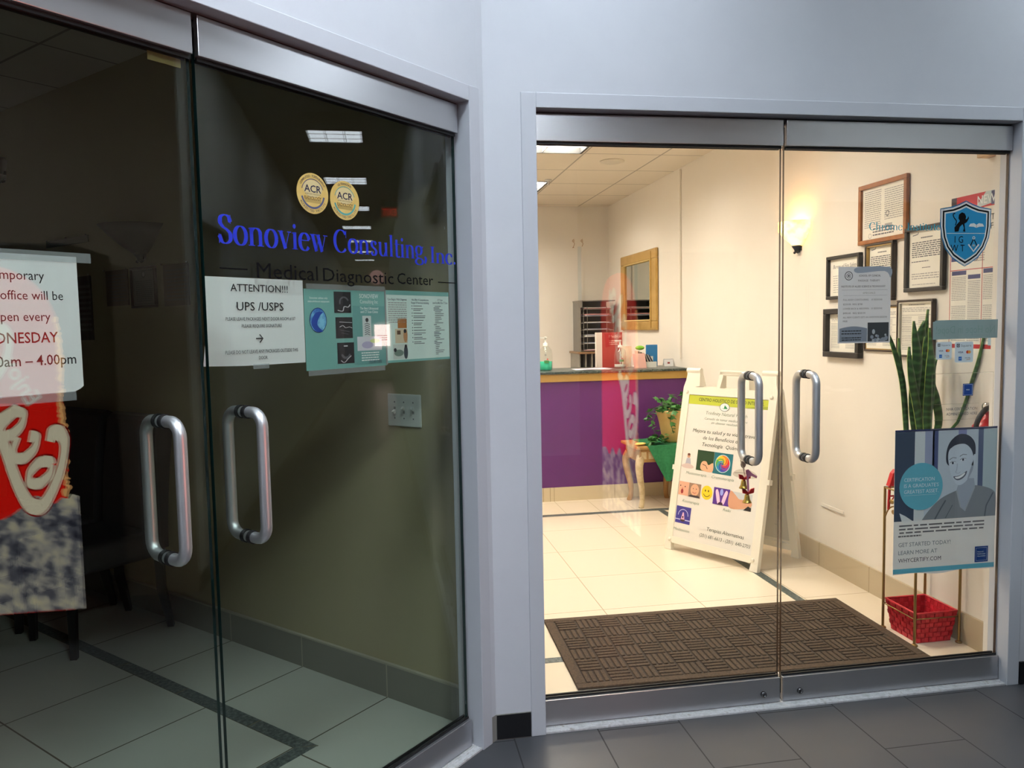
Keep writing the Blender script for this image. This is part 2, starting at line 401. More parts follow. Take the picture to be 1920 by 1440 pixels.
# walls round the corridor
b = MB(); b.prism([(.326, 2.537), (.349, 2.56), (.472, 2.56), (.472, 2.69), (.24, 2.62)], 0, HC, WALLW)
struct('wall_pillar', b, label='narrow white pillar between the two storefronts')
b = MB(); b.box(.472, 2.391, 2.56, 2.70, 2.183, HC, WALLW); b.box(2.391, 20.2, 2.56, 2.70, 0, HC, WALLW)
struct('wall_front', b, label='pale grey corridor wall above and beside the lit doors')
b = MB(); b.box(-3.0, .045, 0, .14, 2.183, HC, WALLW); b.box(-3.0, -1.90, 0, .14, 0, HC, WALLW)
struct('wall_left', b, (OX, OY, 0), LROT, 'pale grey wall above the dark left doors')
b = MB(); b.box(-2.2, -1.83, -3.2, .38, 0, HC, WALLW); struct('wall_foyer', b)
b = MB(); b.box(-2.2, 2.3, -3.2, -3.0, 0, HC, WALLW); struct('wall_rear', b)
WALLS = mottled('corridor far side paint', [(.3, (214, 214, 206)), (.7, (218, 218, 211))], 2.5, .6)
WALLB = mottled('brown foyer paint', [(.3, (140, 122, 104)), (.7, (146, 128, 110))], 2.5, .6)
b = MB(); b.box(2.12, 2.3, -3.0, 1.2699, 0, HC, WALLB); struct('wall_nook', b)
b = MB(); b.box(2.121, 2.3, 1.12, 1.27, 0, HC, WALLS); b.box(2.3, 2.38, 1.12, 1.27, 0, HC, WALLS); b.box(3.30, 20.2, 1.12, 1.27, 0, HC, WALLS); b.box(2.38, 3.30, 1.12, 1.27, 2.08, HC, WALLS)
struct('wall_opposite', b, label='corridor wall facing the storefronts')
b = MB(); b.box(20, 20.2, 1.27, 2.56, 0, HC, WALLS); struct('wall_end', b)
# black tile base on the pillar and right of the frame
TB = mat('black base tile', (20, 21, 24), .3); GR = mat('grout', (130, 128, 124), .8)
b = MB(); b.prism([(.3235, 2.5345), (.3465, 2.5565), (.343, 2.560), (.32, 2.538)], .004, .088, TB); b.prism([(.3505, 2.5535), (.470, 2.5535), (.470, 2.560), (.3505, 2.560)], .004, .088, TB)
b.prism([(.326, 2.537), (.348, 2.556), (.471, 2.5565), (.471, 2.5602), (.345, 2.5602)], 0, .09, GR)
struct('baseboard_pillar', b, label='black tile base of the pillar')
b = MB(); b.box(2.393, 20, 2.552, 2.5602, .003, .09, TB); struct('baseboard_front', b, label='black tile base right of the lit doors')
b = MB(); b.box(3.36, 20, 1.2698, 1.278, .003, .09, TB); b.box(2.12, 2.32, 1.2698, 1.278, .003, .09, TB); struct('baseboard_opposite', b)
# door in the far side wall (seen mirrored in the left glass)
DOORP = mat('grey door paint', (122, 120, 112), .5)
t = thing('door_5', 'plain grey door with lever handle across the corridor, mirrored in the left glass', 'door', (2.84, 1.2, 0), kind='structure')
d = MB(); d.box(-.46, .46, -.02, .025, .005, 2.075, DOORP); d.build('door_panel', t)
d = MB()
for q in ((-.53, -.455, 0, 2.14), (.455, .53, 0, 2.14), (-.455, .455, 2.075, 2.14)): d.box(q[0], q[1], .06, .085, q[2], q[3], WALLW)
d.build('door_frame', t)
d = MB(); d.tube([(-.38, .025, 1.03), (-.38, .08, 1.03), (-.37, .085, 1.03), (-.26, .085, 1.03)], .01, STEEL); d.lathe([(0, 0), (.028, 0), (.028, .01), (0, .01)], STEEL, X=Matrix.Translation((-.38, .025, 1.03)) @ Matrix.Rotation(-pi/2, 4, 'X')); d.build('door_handle', t)

# reception shell
b = MB(); b.box(XW, XW+.12, 2.70, 8.35, 0, ZC, WALLR); struct('wall_right', b, label='warm white reception wall hung with frames')
b = MB(); b.box(.30, XW+.1, 8.29, 8.40, 0, ZC, WALLR); struct('wall_back', b, label='reception wall behind the desk')
b = MB(); b.box(.27, .35, 2.86, 8.35, 0, ZC, WALLR); b.box(.30, .36, 2.70, 2.86, 0, ZC, WALLR); struct('wall_reception', b)
b = MB(); b.box(.34, 2.6, 2.66, 2.70, 2.183, ZC, WALLR); struct('wall_lintel', b)
b = MB(); b.box(2.356, XW+.02, 2.663, 2.70, 0, 2.183, WALLR); b.box(2.45, XW+.12, 2.63, 2.72, 0, ZC, WALLR); struct('trim_3', b, label='plaster return beside the lit doors')
BASE = tiles('beige base tile', (178, 164, 138), (184, 170, 144), (140, 124, 98), .9, .2, .47, 4.08, .004, .3, 2)
b = MB(); b.box(XW-.012, XW+.001, 2.70, 6.07, 0, .135, BASE); struct('baseboard_right', b, label='beige tile base along the reception wall')
# dark room shell (own axes: u along the doors, d into the room)
b = MB(); b.box(.106, .20, .14, 7.1, 0, 2.74, WALLD); struct('wall_side', b, (OX, OY, 0), LROT, 'brown side wall of the unlit room')
b = MB(); b.box(-4.1, .2, 7.0, 7.1, 0, 2.74, WALLR); b.box(-4.1, -4.0, .05, 7.1, 0, 2.74, WALLR); struct('wall_far', b, (OX, OY, 0), LROT)
BASED = tiles('grey base tile', (126, 124, 112), (131, 129, 117), (168, 164, 146), .9, .5, .498, 1.036, .006, .4, 2)
b = MB(); b.box(.094, .107, .15, 7, 0, .13, BASED); b.box(.092, .107, .15, 7, .13, .137, mat('base grout', (168, 164, 146), .8)); struct('baseboard_side', b, (OX, OY, 0), LROT, 'grey tile base in the unlit room')

# ------------------------------------------------------------------ storefront frames, thresholds and doors
def frame(name, loc, rotz, x0, x1, label):
    b = MB(); y0, y1 = -.004, .10
    b.bbox(x0-.051, x0, y0, y1, 0, 2.183, ALUP, .002); b.bbox(x1, x1+.051, y0, y1, 0, 2.183, ALUP, .002); b.bbox(x0, x1, y0, y1, 2.134, 2.183, ALUP, .002)
    b.box(x0, x1, .05, .075, 2.118, 2.134, DARKIN)
    struct(name, b, loc, rotz, label)
SILL = mottled('worn aluminium sill', [(.3, (190, 190, 190)), (.55, (222, 222, 224)), (.75, (150, 142, 134))], 30, .45, .3)
def sill(name, loc, rotz, x0, x1, label):
    b = MB(); b.box(x0, x1, .002, .10, 0, .006, SILL); b.box(x0, x1, .006, .010, .006, .0075, SILL); b.box(x0, x1, .02, .024, .006, .0075, SILL); b.box(x0, x1, .03, .09, .006, .008, SILL)
    struct(name, b, loc, rotz, label)
frame('trim_4', (0, 2.56, 0), 0, .523, 2.340, 'painted metal frame round the lit doors')
frame('trim_5', (OX, OY, 0), LROT, -1.85, 0, 'painted metal frame round the dark doors')
sill('trim_6', (0, 2.56, 0), 0, .523, 2.340, 'worn metal threshold under the lit doors'); sill('trim_7', (OX, OY, 0), LROT, -1.85, 0, 'worn metal threshold under the dark doors')

def pull(mbx, side, x, z0, z1, off):
    # D handle standing off the glass on one side; y<0 is the corridor
    r = .034; y0 = 0; yy = side*off
    P = [(x, y0, z0)]
    for i in range(7):
        a = pi/2*i/6; P.append((x, yy-side*r+side*r*sin(a), z0+r-r*cos(a)))
    for i in range(7):
        a = pi/2*i/6; P.append((x, yy-side*r+side*r*cos(a), z1-r+r*sin(a)))
    P.append((x, y0, z1))
    mbx.tube(P, .0138, STEEL, 16)
def washer(x, y0, y1, z):
    w = MB(); X = Matrix.Translation((x, y0, z)) @ Matrix.Rotation(-pi/2, 4, 'X'); h = y1-y0
    w.lathe([(.004, 0), (.0165, 0), (.0165, h), (.004, h)], BLACKR, n=20, X=X, smooth=False)
    return w
def leaf(name, loc, rotz, x0, x1, hx, label, gm, em, lock=None):
    # glazed leaf; local y=0 is the frame face, rails .036 behind it, pane .053-.065
    t = thing(name, label, 'door', loc, rotz, kind='structure')
    g = MB(); ya, yb, za, zb = .053, .065, .09, 2.05
    g.add([(x0,ya,za),(x1,ya,za),(x1,ya,zb),(x0,ya,zb)], [(0,1,2,3)], gm); g.add([(x0,yb,za),(x1,yb,za),(x1,yb,zb),(x0,yb,zb)], [(3,2,1,0)], gm)
    for x, nrm in ((x0, 1), (x1, 0)): g.add([(x,ya,za),(x,yb,za),(x,yb,zb),(x,ya,zb)], [(0,3,2,1) if nrm else (0,1,2,3)], em)
    g.build('glass_pane', t)
    for nm, za, zb in (('top_rail', 2.037, 2.126), ('bottom_rail', .011, .103)):
        r = MB(); r.bbox(x0, x1, .036, .0525, za, zb, ALU, .0015); r.bbox(x0, x1, .0655, .082, za, zb, ALU, .0015)
        r.box(x0+.004, x1-.004, .0525, .0655, *((zb-.02, zb-.002) if nm == 'top_rail' else (za+.002, za+.02)), ALU)
        s_ = (2.028, 2.037) if nm == 'top_rail' else (.103, .110)
        ro = r.build(nm, t)
        k = MB(); k.box(x0+.002, x1-.002, .047, .0528, s_[0], s_[1], BLACKR); k.box(x0+.002, x1-.002, .0652, .071, s_[0], s_[1], BLACKR); k.build('gasket', ro)
        if nm == 'bottom_rail' and lock:
            l = MB(); X = Matrix.Translation((lock, .036, .047)) @ Matrix.Rotation(pi/2, 4, 'X')
            l.lathe([(0, .0), (.0105, 0), (.0105, .009), (.009, .011), (.006, .011), (.006, .0095), (0, .0095)], mat('lock metal', (110, 110, 112), .3, 1), n=24, X=X)
            l.box(lock-.0008, lock+.0008, .0258, .0266, .0435, .0505, BLACKR); l.build('lock_cylinder', ro)
    for side, y in ((-1, .053), (1, .065)):
        p = MB(); X = []
        pull(p, side, hx, .918, 1.226, .062); p.v = [(v[0], v[1]+y, v[2]) for v in p.v]
        po = p.build('pull_handle', t)
        for z in (.918, 1.226): washer(hx, *((y-.012, y-.0005) if side < 0 else (y+.0005, y+.012)), z).build('washer', po)
    return t
leaf('door_1', (OX, OY, 0), LROT, -1.842, -.936, -1.040, 'left leaf of the dark glass doors, with the cut off Wednesday notice', GLASSL, GEDGE)
leaf('door_2', (OX, OY, 0), LROT, -.922, -.011, -.829, 'right leaf of the dark glass doors, with blue lettering', GLASSL, GEDGE)
leaf('door_3', (0, 2.56, 0), 0, .527, 1.419, 1.307, 'left leaf of the lit glass doors, with bells on its handle', GLASS, GEDGER, 1.352)
leaf('door_4', (0, 2.56, 0), 0, 1.431, 2.336, 1.526, 'right leaf of the lit glass doors, with shield emblem and posters', GLASS, GEDGER, 1.497)

# ------------------------------------------------------------------ serif lettering drawn with a broad nib
def arc(cx, cy, rx, ry, a0, a1, n=18): return [(cx+rx*cos(radians(a0+(a1-a0)*i/n)), cy+ry*sin(radians(a0+(a1-a0)*i/n))) for i in range(n+1)]
TH, TN = .122, .024
def stem(x, y0, y1, foot=True, head=False, flag=False):
    r = [('w', TH, [(x, y0), (x, y1)])]
    if foot: r.append(('w', TN, [(x-.11, y0+.011), (x+.11, y0+.011)]))
    if head: r.append(('w', TN, [(x-.11, y1-.011), (x+.11, y1-.011)]))
    if flag: r.append(('w', TN, [(x-.10, y1-.03), (x+.03, y1-.005)]))
    return r
def nib(P): return [('n', TH*1.12, P)]
GL = {}
GL['S'] = (.52, nib(cat_rom([(.44, .54), (.39, .66), (.27, .705), (.14, .65), (.11, .52), (.20, .41), (.33, .34), (.43, .24), (.42, .09), (.29, .01), (.16, .04), (.07, .20)], 6)) + [('w', TN, [(.44, .50), (.445, .715)]), ('w', TN, [(.065, .0), (.065, .23)])])
GL['C'] = (.66, nib(arc(.34, .355, .285, .355, 40, 318, 30)) + [('w', TN, [(.575, .47), (.585, .715)])])
GL['I'] = (.31, [('w', TH, [(.15, 0), (.15, .71)]), ('w', TN, [(.02, .011), (.28, .011)]), ('w', TN, [(.02, .70), (.28, .70)])])
GL['o'] = (.50, nib(arc(.25, .23, .19, .235, 0, 360, 32)))
def _n(x0, w): return nib([(x0+.02, .33)]+arc(x0+w/2, .30, w/2, .155, 160, 0, 14)) + stem(x0+w, 0, .30)
GL['n'] = (.58, stem(.13, 0, .46, flag=True) + _n(.13, .31))
GL['m'] = (.88, stem(.13, 0, .46, flag=True) + _n(.13, .30) + _n(.43, .30))
GL['h'] = (.58, stem(.13, 0, .74, flag=True) + _n(.13, .31))
GL['r'] = (.42, stem(.13, 0, .46, flag=True) + nib(arc(.27, .29, .13, .155, 165, 55, 10)) + [('d', .05, .35, .39)])
GL['i'] = (.28, stem(.14, 0, .46, flag=True) + [('d', .062, .13, .62)])
GL['l'] = (.28, stem(.14, 0, .74, flag=True))
GL['t'] = (.33, [('w', TH, [(.15, .08), (.15, .60)]), ('w', TN*1.2, [(.03, .445), (.31, .445)])] + nib(arc(.24, .10, .09, .10, 180, 320, 10)))
GL['u'] = (.58, stem(.13, .16, .46, False, flag=True) + nib(arc(.27, .16, .14, .16, 180, 340, 12)) + stem(.44, 0, .46, flag=True) + [('w', TN, [(.44, .011), (.54, .011)])])
GL['e'] = (.46, nib(arc(.24, .23, .185, .235, 15, 325, 26)) + [('w', TN, [(.07, .27), (.425, .27)])])
GL['c'] = (.45, nib(arc(.24, .23, .185, .235, 42, 322, 24)) + [('d', .05, .375, .36)])
GL['s'] = (.40, nib(cat_rom([(.32, .36), (.26, .44), (.17, .45), (.10, .38), (.14, .28), (.26, .20), (.32, .12), (.26, .02), (.16, .0), (.07, .10)], 5)))
GL['v'] = (.50, [('w', TH, [(.10, .46), (.27, .0)]), ('w', TN, [(.27, .0), (.43, .46)]), ('w', TN, [(.0, .45), (.22, .45)]), ('w', TN, [(.35, .45), (.50, .45)])])
GL['w'] = (.74, [('w', TH, [(.10, .46), (.25, .0)]), ('w', TN, [(.25, .0), (.36, .40)]), ('w', TH, [(.32, .46), (.48, .0)]), ('w', TN, [(.48, .0), (.63, .46)]), ('w', TN, [(.0, .45), (.42, .45)]), ('w', TN, [(.55, .45), (.72, .45)])])
GL['g'] = (.50, nib(arc(.22, .31, .16, .155, 0, 360, 26)) + nib(arc(.24, -.09, .20, .11, 0, 360, 26)) + nib(cat_rom([(.15, .18), (.09, .11), (.16, .05), (.36, .02)], 5)) + [('w', TN*1.6, [(.34, .40), (.47, .44)])])
GL['.'] = (.22, [('d', .06, .10, .06)])
GL[','] = (.22, [('d', .06, .10, .06)] + nib([(.14, .06), (.12, -.05), (.05, -.14)]))
GL[' '] = (.26, [])
def serif(mb, s, x, z, h, m, y, w=None):
    k = h/.71; W = sum(GL[c][0] for c in s); kx = w/W if w else k; px = 0
    for c in s:
        adv, st = GL[c]
        f = lambda a, b, px=px: (x+(px+a)*kx, z+b*k)
        for q in st:
            if q[0] == 'd': mb.flat([f(q[2]+q[1]*cos(a*pi/8), q[3]+q[1]*sin(a*pi/8)) for a in range(16)], y, m)
            else: mb.stroke(q[2], q[1], y, m, None if q[0] == 'w' else TN, 0, f)
        px += adv

# ------------------------------------------------------------------ things on the dark left doors
def thin_paper(name, c, k=.4):
    m = mat(name, c, .75); N, L = nt(m); o = [n for n in N if n.type == 'OUTPUT_MATERIAL'][0]
    mx = N.new('ShaderNodeMixShader'); tl = N.new('ShaderNodeBsdfTranslucent'); tl.inputs[0].default_value = rgb(*c); mx.inputs[0].default_value = k
    L.new(bs(m).outputs[0], mx.inputs[1]); L.new(tl.outputs[0], mx.inputs[2]); L.new(mx.outputs[0], o.inputs[0]); return m
BLUEV = mat('blue vinyl', (28, 48, 190), .5); BLKV = mat('black vinyl', (5, 5, 6), .7, spec=.15)
PANE_L = .0526
t = thing('window_lettering', 'blue serif company name with black tagline below on the dark right door leaf', 'lettering', lsw(-.45, PANE_L, 1.55), LROT)
def lx(u): return u+.45
b = MB(); serif(b, 'Sonoview', lx(-.885), 1.627-1.55, .067, BLUEV, -.0002, .334); serif(b, 'Consulting,', lx(-.531), 1.630-1.55, .060, BLUEV, -.0002, .377); serif(b, 'Inc.', lx(-.142), 1.622-1.55, .050, BLUEV, -.0002, .128); b.build('company_name', t)
b = MB(); text(b, 'Medical', lx(-.780), 1.550-1.55, .040, BLKV, -.0002, w=.190); text(b, 'Diagnostic', lx(-.572), 1.550-1.55, .037, BLKV, -.0002, w=.266); text(b, 'Center', lx(-.290), 1.552-1.55, .034, BLKV, -.0002, w=.160)
b.build('tagline', t)
for q in ((-.883, -.806, .0175, .0205), (-.107, -.021, .0115, .0145)):
    b = MB(); b.rect(lx(q[0]), lx(q[1]), q[2], q[3], -.0002, BLKV); b.build('dash', t)
# round gold accreditation stickers
GOLDS = mottled('gold foil', [(.3, (206, 172, 88)), (.7, (226, 196, 120))], 8, .4, .2); GOLD2 = mat('pale gold', (206, 188, 136), .5); NAVY = mat('navy ink', (26, 26, 60), .6); TEALK = mat('teal ink', (90, 160, 150), .6)
def medal(u, z, r, word, arcm, label):
    t = thing('seal_sticker', label, 'sticker', lsw(u, PANE_L, z), LROT, 'round gold seals on the dark glass')
    b = MB(); b.slab([(r*cos(2*pi*i/48), r*sin(2*pi*i/48)) for i in range(48)], -.0006, -.0001, GOLDS); b.build('disc', t)
    b = MB(); y = -.0009; b.disc(0, .012, r*.6, y, GOLD2, r*.42); b.rect(-r*.52, r*.52, -r*.46, -r*.28, y, mat('dull gold', (176, 150, 84), .5))
    b.ring(0, 0, r*.68, r*.72, y, arcm, 20, 165); b.ring(0, 0, r*.66, r*.76, y, arcm, 195, 350)
    text(b, 'ACR', 0, .003, .019, NAVY, y-.0003, 'C', w=.056, bold=.012); text(b, 'AMERICAN COLLEGE OF', 0, -.0035, .0035, mat('bronze ink', (110, 84, 40), .6), y-.0003, 'C', w=.052); text(b, 'RADIOLOGY', 0, -.0165, .0095, mat('bronze ink', (110, 84, 40), .6), y-.0003, 'C', w=.056, bold=.01)
    arctext(b, word, 0, 0, r*.80, .0062, NAVY, y-.0003, 90); arctext(b, 'ACCREDITED FACILITY', 0, 0, r*.80, .0062, NAVY, y-.0003, 270, inside=True)
    b.build('lettering', t)
medal(-.597, 1.776, .0525, 'COMPUTED TOMOGRAPHY', mat('slate ink', (80, 84, 110), .6), 'round gold computed tomography seal, the left one of two on dark glass')
medal(-.486, 1.771, .0525, 'ULTRASOUND', TEALK, 'round gold ultrasound seal with teal ring, the right one of two on dark glass')
# papers behind the glass
def paperfold(mb, x0, x1, z0, z1, m, amp=.004, lift=.02, n=14):
    # sheet with softly curling lower left corner
    V = []; F = []
    for j in range(n+1):
        for i in range(n+1):
            a, c = i/n, j/n; x = x0+(x1-x0)*a; z = z0+(z1-z0)*c
            y = amp*.3*sin(a*5+c*2)*sin(c*3.1)*(1-c)*.5 + lift*max(0, 1-(a*1.6+c*1.7))**1.6
            z += .010*max(0, .35-a)*max(0, 1-c*2)
            V.append((x, y+amp*.3, z))
    for j in range(n):
        for i in range(n):
            k = j*(n+1)+i; F.append((k, k+1, k+n+2, k+n+1))
    mb.add(V, F, m, True)
BK = .0662
t = thing('paper_notice', 'white paper notice about leaving packages next door, curling at lower left corner', 'notice', lsw(-.77, BK+.0012, 1.443), LROT)
b = MB(); paperfold(b, -.144, .142, -.107, .107, WHITE); b.build('sheet', t)
b = MB(); y = -.0004
for s, z, h, w, bd in (('ATTENTION!!!', .074, .0185, .168, .004), ('UPS /USPS', .028, .0215, .138, .006)): text(b, s, .008, z, h, BLACK, y, 'C', w=w, bold=bd)
for s, z, h, w in (('PLEASE LEAVE PACKAGES NEXT DOOR ROOM #107', .0035, .0085, .205), ('PLEASE REQUIRE SIGNATURE', -.0135, .0085, .118), ('PLEASE DO NOT LEAVE ANY PACKAGES OUTSIDE THIS', -.077, .009, .215), ('DOOR.', -.0925, .0085, .027)): text(b, s, .010, z, h, BLACK, y, 'C', w=w)
b.stroke([(-.010, -.041), (.010, -.041)], .003, y, BLACK); b.stroke([(.001, -.031), (.0105, -.041), (.001, -.051)], .003, y, BLACK); b.build('lettering', t)
# ultrasound brochure
TEALP = mat('teal print', (120, 176, 170), .7); TEALP2 = mat('pale mint print', (214, 232, 226), .7)
SCAN = mottled('ultrasound print', [(.38, (22, 22, 30)), (.55, (60, 60, 70)), (.66, (190, 190, 196))], 160, .7)
SCANB = mat('scan print black', (26, 26, 34), .7); SCANW = mat('scan print white', (206, 206, 212), .7); SCANG = mat('scan print grey', (92, 92, 100), .7)
SKY = mottled('wave print', [(.4, (26, 92, 190)), (.6, (130, 200, 232))], 30, .7)
t = thing('brochure', 'teal open leaflet with three ultrasound scans and blue wave emblem', 'brochure', lsw(-.48, BK+.001, 1.42), LROT, 'leaflets taped inside the dark glass')
b = MB(); b.box(-.147, .150, 0, .0008, -.107, .109, TEALP); b.build('sheet', t)
b = MB(); y = -.0004
b.disc(-.102, .026, .0295, y-.0003, mat('wave rim', (20, 40, 110), .7), .0335); b.disc(-.102, .026, .0275, y-.0006, SKY, .0315); b.flat(cat_rom([(-.127, .02), (-.110, .046), (-.086, .048), (-.098, .036), (-.106, .014), (-.088, -.004), (-.112, -.002)], 4, True), y-.0009, mat('wave deep', (24, 70, 170), .7))
for k, z in enumerate((.075, .005, -.065)):
    x0 = -.045+.003*k; b.rect(x0, x0+.062, z-.029, z+.029, y-.0003, SCANB)
    if k == 0:
        b.ring(x0+.036, z+.0, .013, .018, y-.0006, SCANG, 20, 200, kz=.9); b.stroke(cat_rom([(x0+.012, z-.022), (x0+.03, z-.024), (x0+.036, z-.012), (x0+.05, z-.013), (x0+.058, z-.006)], 5), .0035, y-.0009, SCANW, .002)
    elif k == 1:
        b.stroke([(x0+.014, z+.016), (x0+.06, z+.014)], .0014, y-.0006, SCANW); b.stroke(cat_rom([(x0+.014, z+.002), (x0+.026, z+.006), (x0+.036, z), (x0+.05, z+.002), (x0+.06, z-.001)], 5), .0028, y-.0006, SCANW, .0012); b.stroke([(x0+.015, z-.006), (x0+.05, z-.011)], .0016, y-.0006, SCANG); b.stroke([(x0+.02, z-.014), (x0+.045, z-.018)], .0012, y-.0006, SCANG)
    else:
        b.ring(x0+.031, z+.002, .012, .019, y-.0006, SCANG, 200, 340); b.stroke(cat_rom([(x0+.012, z-.02), (x0+.024, z-.026), (x0+.038, z-.016), (x0+.05, z-.008)], 5), .003, y-.0009, SCANW, .0015); b.rect(x0+.024, x0+.038, z+.018, z+.021, y-.0006, SCANW)
WINK = mat('white ink', (232, 238, 238), .7)
text(b, 'Sonoview utilizes only', -.098, .083, .0055, WINK, y, 'C', w=.062, bold=.01); text(b, 'state-of-the-art equipment', -.098, .074, .0055, WINK, y, 'C', w=.074, bold=.01)
b.rect(.022, .149, -.1, .066, y, mat('mid teal print', (104, 160, 158), .7))
text(b, 'SONOVIEW', .086, .088, .0125, WINK, y-.0003, 'C', w=.074, bold=.01); text(b, 'Consulting Inc', .086, .073, .0115, WINK, y-.0003, 'C', w=.070); text(b, 'The Best Ultrasound', .086, .056, .0075, WINK, y-.0003, 'C', w=.072, bold=.012); text(b, 'and CT Scan Clinics', .086, .046, .0075, WINK, y-.0003, 'C', w=.068, bold=.012)
b.rect(.058, .092, -.024, .038, y-.0003, mat('skeleton print', (206, 214, 214), .7)); b.disc(.0755, .026, .006, y-.0006, SCANB)
for q in range(6): b.stroke([(.066, .014-.006*q), (.0755, .017-.006*q), (.086, .013-.006*q)], .0022, y-.0006, SCANG)
b.rect(.036, .132, -.083+.022, -.083+.062, y-.0003, mat('mri print', (218, 216, 226), .7)); b.disc(.075, -.045, .022, y-.0006, mat('lilac print', (180, 172, 206), .7), .010); b.disc(.105, -.034, .02, y-.0006, mat('lime print', (190, 206, 130), .7), .006)
greek(b, .05, .12, -.064, -.092, 4, WINK, 3, y-.0003); text(b, '732-391-7393', .104, -.0985, .0085, mat('dark violet ink', (44, 36, 70), .7), y-.0006, 'C', w=.05, bold=.01)
b.build('print', t)
# second leaflet
t = thing('brochure', 'pale mint open leaflet listing services in three columns with small photos', 'brochure', lsw(-.183, BK+.001, 1.426), LROT, 'leaflets taped inside the dark glass')
b = MB(); b.box(-.143, .142, 0, .0008, -.107, .107, TEALP2); b.build('sheet', t)
b = MB(); b.rect(-.143, .142, .094, .107, y, TEALP); b.rect(-.143, .142, -.107, -.100, y, TEALP)
text(b, 'Care Begins With Diagnosis', -.095, .078, .0062, NAVY, y, 'C', w=.082, bold=.008); text(b, 'We Offer A Comprehensive', .006, .078, .0062, NAVY, y, 'C', w=.078, bold=.008); text(b, 'Range Of Services Including', .006, .069, .0062, NAVY, y, 'C', w=.080, bold=.008); text(b, 'CT Scan', .1, .079, .0062, NAVY, y, 'C', w=.024, bold=.008); text(b, 'Low-Dose Multi Slice CT Scans', .1, .070, .0062, NAVY, y, 'C', w=.072, bold=.008)
greek(b, -.135, -.055, .074, .01, 10, INK3, 5, y)
rnd = random.Random(4); z = .062
while z > -.058:
    b.rect(-.033, -.030, z-.0015, z+.0015, y, NAVY); n = rnd.choice((1, 2))
    for q in range(n): b.rect(-.026, -.026+rnd.uniform(.03, .06), z-.001-.005*q, z+.001-.005*q, y, INK2)
    z -= .0085+.005*(n-1)
z = .062
while z > -.09:
    h = rnd.random() < .3
    b.rect(.068 if h else .074, (.068 if h else .074)+rnd.uniform(.012, .045), z-.001, z+.001, y, NAVY if h else INK2); z -= .0058
b.rect(-.096, -.057, -.005, .003+.02, y, mat('orange print', (176, 110, 50), .7)); b.rect(-.108, -.055, -.050, -.007, y, mat('cream print', (214, 196, 168), .7)); b.rect(-.1, -.085, -.024, -.012, y-.0003, mat('frame print', (90, 62, 40), .7)); b.disc(-.064, -.028, .009, y-.0003, mat('skin print', (196, 142, 98), .7), .02); b.disc(-.066, -.014, .006, y-.0006, SCANB)
b.rect(-.118, -.055, -.097, -.053, y, mat('clinic print', (206, 212, 206), .7)); b.disc(-.094, -.079, .02, y-.0003, mat('gown print', (116, 134, 124), .7), .010); b.disc(-.064, -.078, .009, y-.0003, mat('coat print', (60, 66, 74), .7), .02); b.disc(-.064, -.06, .0055, y-.0006, SCANB); b.disc(-.11, -.07, .006, y-.0006, SCANB)
b.build('print', t)
# Wednesday notice
t = thing('paper_notice', 'large white notice with Wednesday opening hours, cut off at the left edge', 'notice', lsw(-1.345, BK+.001, 1.437), LROT)
b = MB(); b.slab([(-.145, -.134), (.127, -.132), (.140, -.126), (.146, -.121), (.146, .139), (-.145, .139)], 0, .0008, WHITE); b.build('sheet', t)
b = MB(); RI = mat('dark red ink', (110, 16, 20), .8)
for s, xr, z, h, w, m_, bd in (('Temporary', .083, .090, .019, None, BLACK, 0), ('office will be', .116, .052, .0185, None, BLACK, 0), ('open every', .090, .011, .0185, None, BLACK, 0), ('WEDNESDAY', .102, -.031, .0215, .150, RI, .008), ('9.00am \u2013 4.00pm', .134, -.075, .021, None, BLACK, .006)): text(b, s, xr, z, h, m_, -.0004, 'R', w=w, sx=.88, bold=bd)
b.build('lettering', t)
def strip(name, u0, u1, z0, z1, m, label, dep=BK, skew=0):
    b = MB(); b.slab([(0, 0), (u1-u0, skew), (u1-u0, z1-z0+skew), (0, z1-z0)], -.0003, 0, m)
    return tag(b.build(name, None, lsw(u0, dep, z0), LROT), label, 'tape', 'clear tape on the dark glass')
strip('tape_strip', -1.49, -1.171, 1.5645, 1.584, TAPE, 'clear tape along the top of the cut off Wednesday notice')
strip('tape_strip', -1.40, -1.215, 1.288, 1.306, TAPE, 'clear tape under the cut off Wednesday notice')
strip('tape_strip', -.619, -.329, 1.5285, 1.543, TAPE, 'wide clear tape along the top of the teal leaflet')
strip('tape_strip', -.621, -.337, 1.299, 1.313, TAPE, 'clear tape along the bottom of the teal leaflet')
strip('tape_strip', -.792, -.745, 1.327, 1.339, TAPE, 'short clear tape under the packages notice')
strip('tape_strip', -.333, -.325, 1.315, 1.535, TAPE, 'upright clear tape between the two leaflets')
tag(strip('tape_strip', -1.026, -.948, 2.009, 2.034, YTAPE, 'yellowish film strip at the top corner of the left dark leaf'), group='yellow film on the dark glass')

